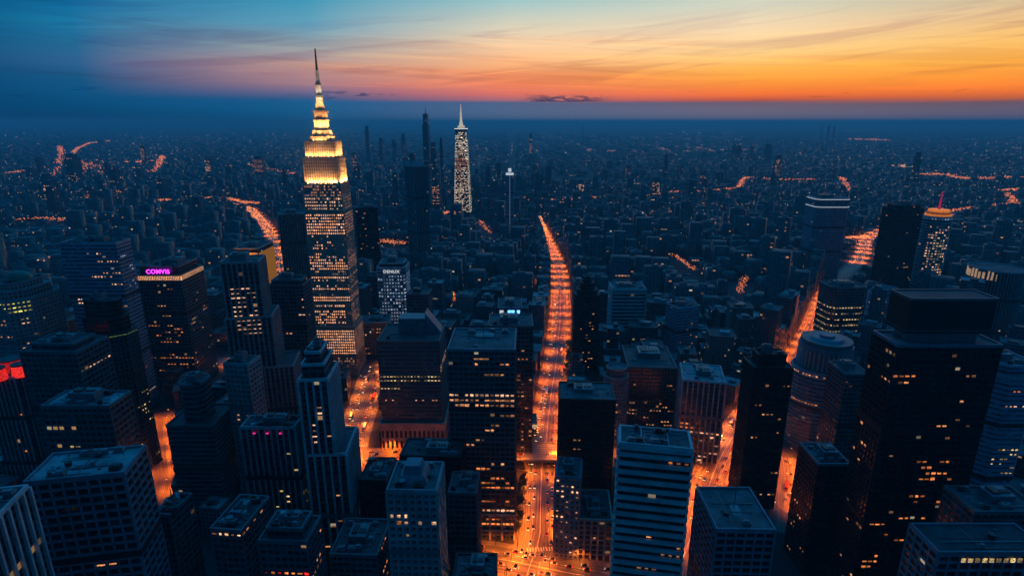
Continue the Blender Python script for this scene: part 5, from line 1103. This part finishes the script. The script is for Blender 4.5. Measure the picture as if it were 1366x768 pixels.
# small roof plant on the distant roofs
sel = BB[(BB[:, 1] < 3400) & (rn_.random(len(BB)) < .7)].copy(); top = sel[:, 4].copy(); sel2 = sel.copy(); sel2[:, 0] += rn_.uniform(-.12, .12, len(sel))*sel[:, 2]; sel2[:, 1] += rn_.uniform(-.12, .12, len(sel))*sel[:, 3]; sel2[:, 2] *= .4; sel2[:, 3] *= .4; sel2[:, 4] = top+rn_.uniform(2, 5, len(sel))
o = boxes_mesh('distant_roof_plant', sel2, M['roof']); o['kind'] = 'stuff'

# lights of the far city: lamps on poles seen as sparks
def sparks(name, pts, mat, s0=.00042):
    P = np.array(pts); n = len(P); d = np.sqrt(P[:, 0]**2+P[:, 1]**2); s = d*s0*rn_.uniform(.5, 1.6, n); V = np.zeros((n, 6, 3)); D = np.array([(1, 0, 0), (-1, 0, 0), (0, 1, 0), (0, -1, 0), (0, 0, 1), (0, 0, -1)]); V = P[:, None, :]+D[None]*s[:, None, None]
    q = np.array([(0, 2, 4), (2, 1, 4), (1, 3, 4), (3, 0, 4), (2, 0, 5), (1, 2, 5), (3, 1, 5), (0, 3, 5)]); Fc = (q[None]+np.arange(n)[:, None, None]*6).reshape(-1, 3)
    me = bpy.data.meshes.new(name); me.from_pydata(V.reshape(-1, 3).tolist(), [], Fc.tolist()); o = link(name, me, mat); o['kind'] = 'stuff'; return o
def line_pts(pl, n, spread, z=9):
    pl = [Vector(onz(*p)) for p in pl]; seg = [(b-a).length for a, b in zip(pl, pl[1:])]; tot = sum(seg); out = []
    for _ in range(n):
        t = rn_.random()*tot; k = 0
        while t > seg[k] and k < len(seg)-1: t -= seg[k]; k += 1
        p = pl[k].lerp(pl[k+1], min(1, t/seg[k])); out.append((p.x+rn_.normal(0, spread), p.y+rn_.normal(0, spread), z+rn_.uniform(0, 5)))
    return out
far = []
for pl, n, sp in FARR+[([(108,290),(135,294),(128,282)], 110, 16), ([(168,219),(200,217)], 80, 45), ([(108,216),(130,236)], 130, 70), ([(1160,187),(1180,188)], 60, 60), ([(1130,186),(1180,189)], 40, 90)]:
    far += line_pts(pl, int(n*1.6), sp*.7, 12)
sparks('distant_street_lights', far, M['lamp_far'], .00055)
sc = []
for k in range(7000):
    yy = 172+ (rn_.random()**1.25)*175; xx = rn_.uniform(-5, 1371)
    dn = math.sin(xx/90+1)*math.sin(yy/17)+math.sin(xx/37+yy/23)
    if rn_.random() > .40+.34*dn: continue
    p = onz(xx, yy); sc.append((p[0], p[1], rn_.uniform(12, 34)))
h = int(len(sc)*.66)
rn_.shuffle(sc); sparks('distant_window_lights', sc[:h], M['lamp_far_white'], .00036); sparks('distant_house_lights', sc[h:], M['lamp_house'], .00034)
sparks('distant_lane_lights', STL, M['lamp_house'], .00032)
# traffic sparks that fill the far ends of the lit roads (past the cars counted one by one)
tr = []
for key, ya, yb, n in (('avenue', 1000, 1900, 420), ('highway', 1040, 2300, 900), ('diagonal_street', 620, 1060, 420), ('diagonal_street', 1260, 2090, 330), ('branch_street', 1500, 1600, 70), ('plaza_street', 480, 720, 60)):
    pts, w = ROADS[key]; L = [q for q in resample(smooth(pts), 5) if ya <= q[0].y <= yb]
    for k in range(n): p, d = L[int(rn_.integers(len(L)))]; nn = Vector((d.y, -d.x)); q = p+nn*rn_.uniform(-.45, .45)*w*taper(p)+d*rn_.uniform(-2, 2); tr.append((q.x, q.y, 1.1))
o = sparks('distant_traffic', tr, M['traffic_far'], .00042)
# rivers
for nm, pp in (('river', [(858,199),(905,196),(985,198),(1010,201),(985,203),(900,202)]), ('river', [(1165,216),(1230,218),(1366,233),(1366,239),(1290,233),(1200,224)]), ('river', [(770,198),(850,202),(850,204),(770,201)])):
    mb = MB(); mb.v = [(*onz(*q), 2.5) for q in pp]; mb.f = [tuple(range(len(pp)-1, -1, -1))]; mb.build(nm, M['water'])['kind'] = 'structure'

# ------------------------------------------------------------------ the evening air
hz = bpy.data.materials.new('haze'); hz.use_nodes = True; nt = hz.node_tree; nt.nodes.clear(); pv = nt.nodes.new('ShaderNodeVolumePrincipled'); pv.inputs['Color'].default_value = (.24, .80, .97, 1); pv.inputs['Density'].default_value = .92e-4; pv.inputs['Anisotropy'].default_value = .2
mo = nt.nodes.new('ShaderNodeOutputMaterial'); nt.links.new(pv.outputs[0], mo.inputs['Volume'])
mb = MB(); mb.box(-75000, 75000, -3000, 95000, -1.5, 379); o = mb.build('haze', hz); o['kind'] = 'stuff'; o.display_type = 'WIRE'
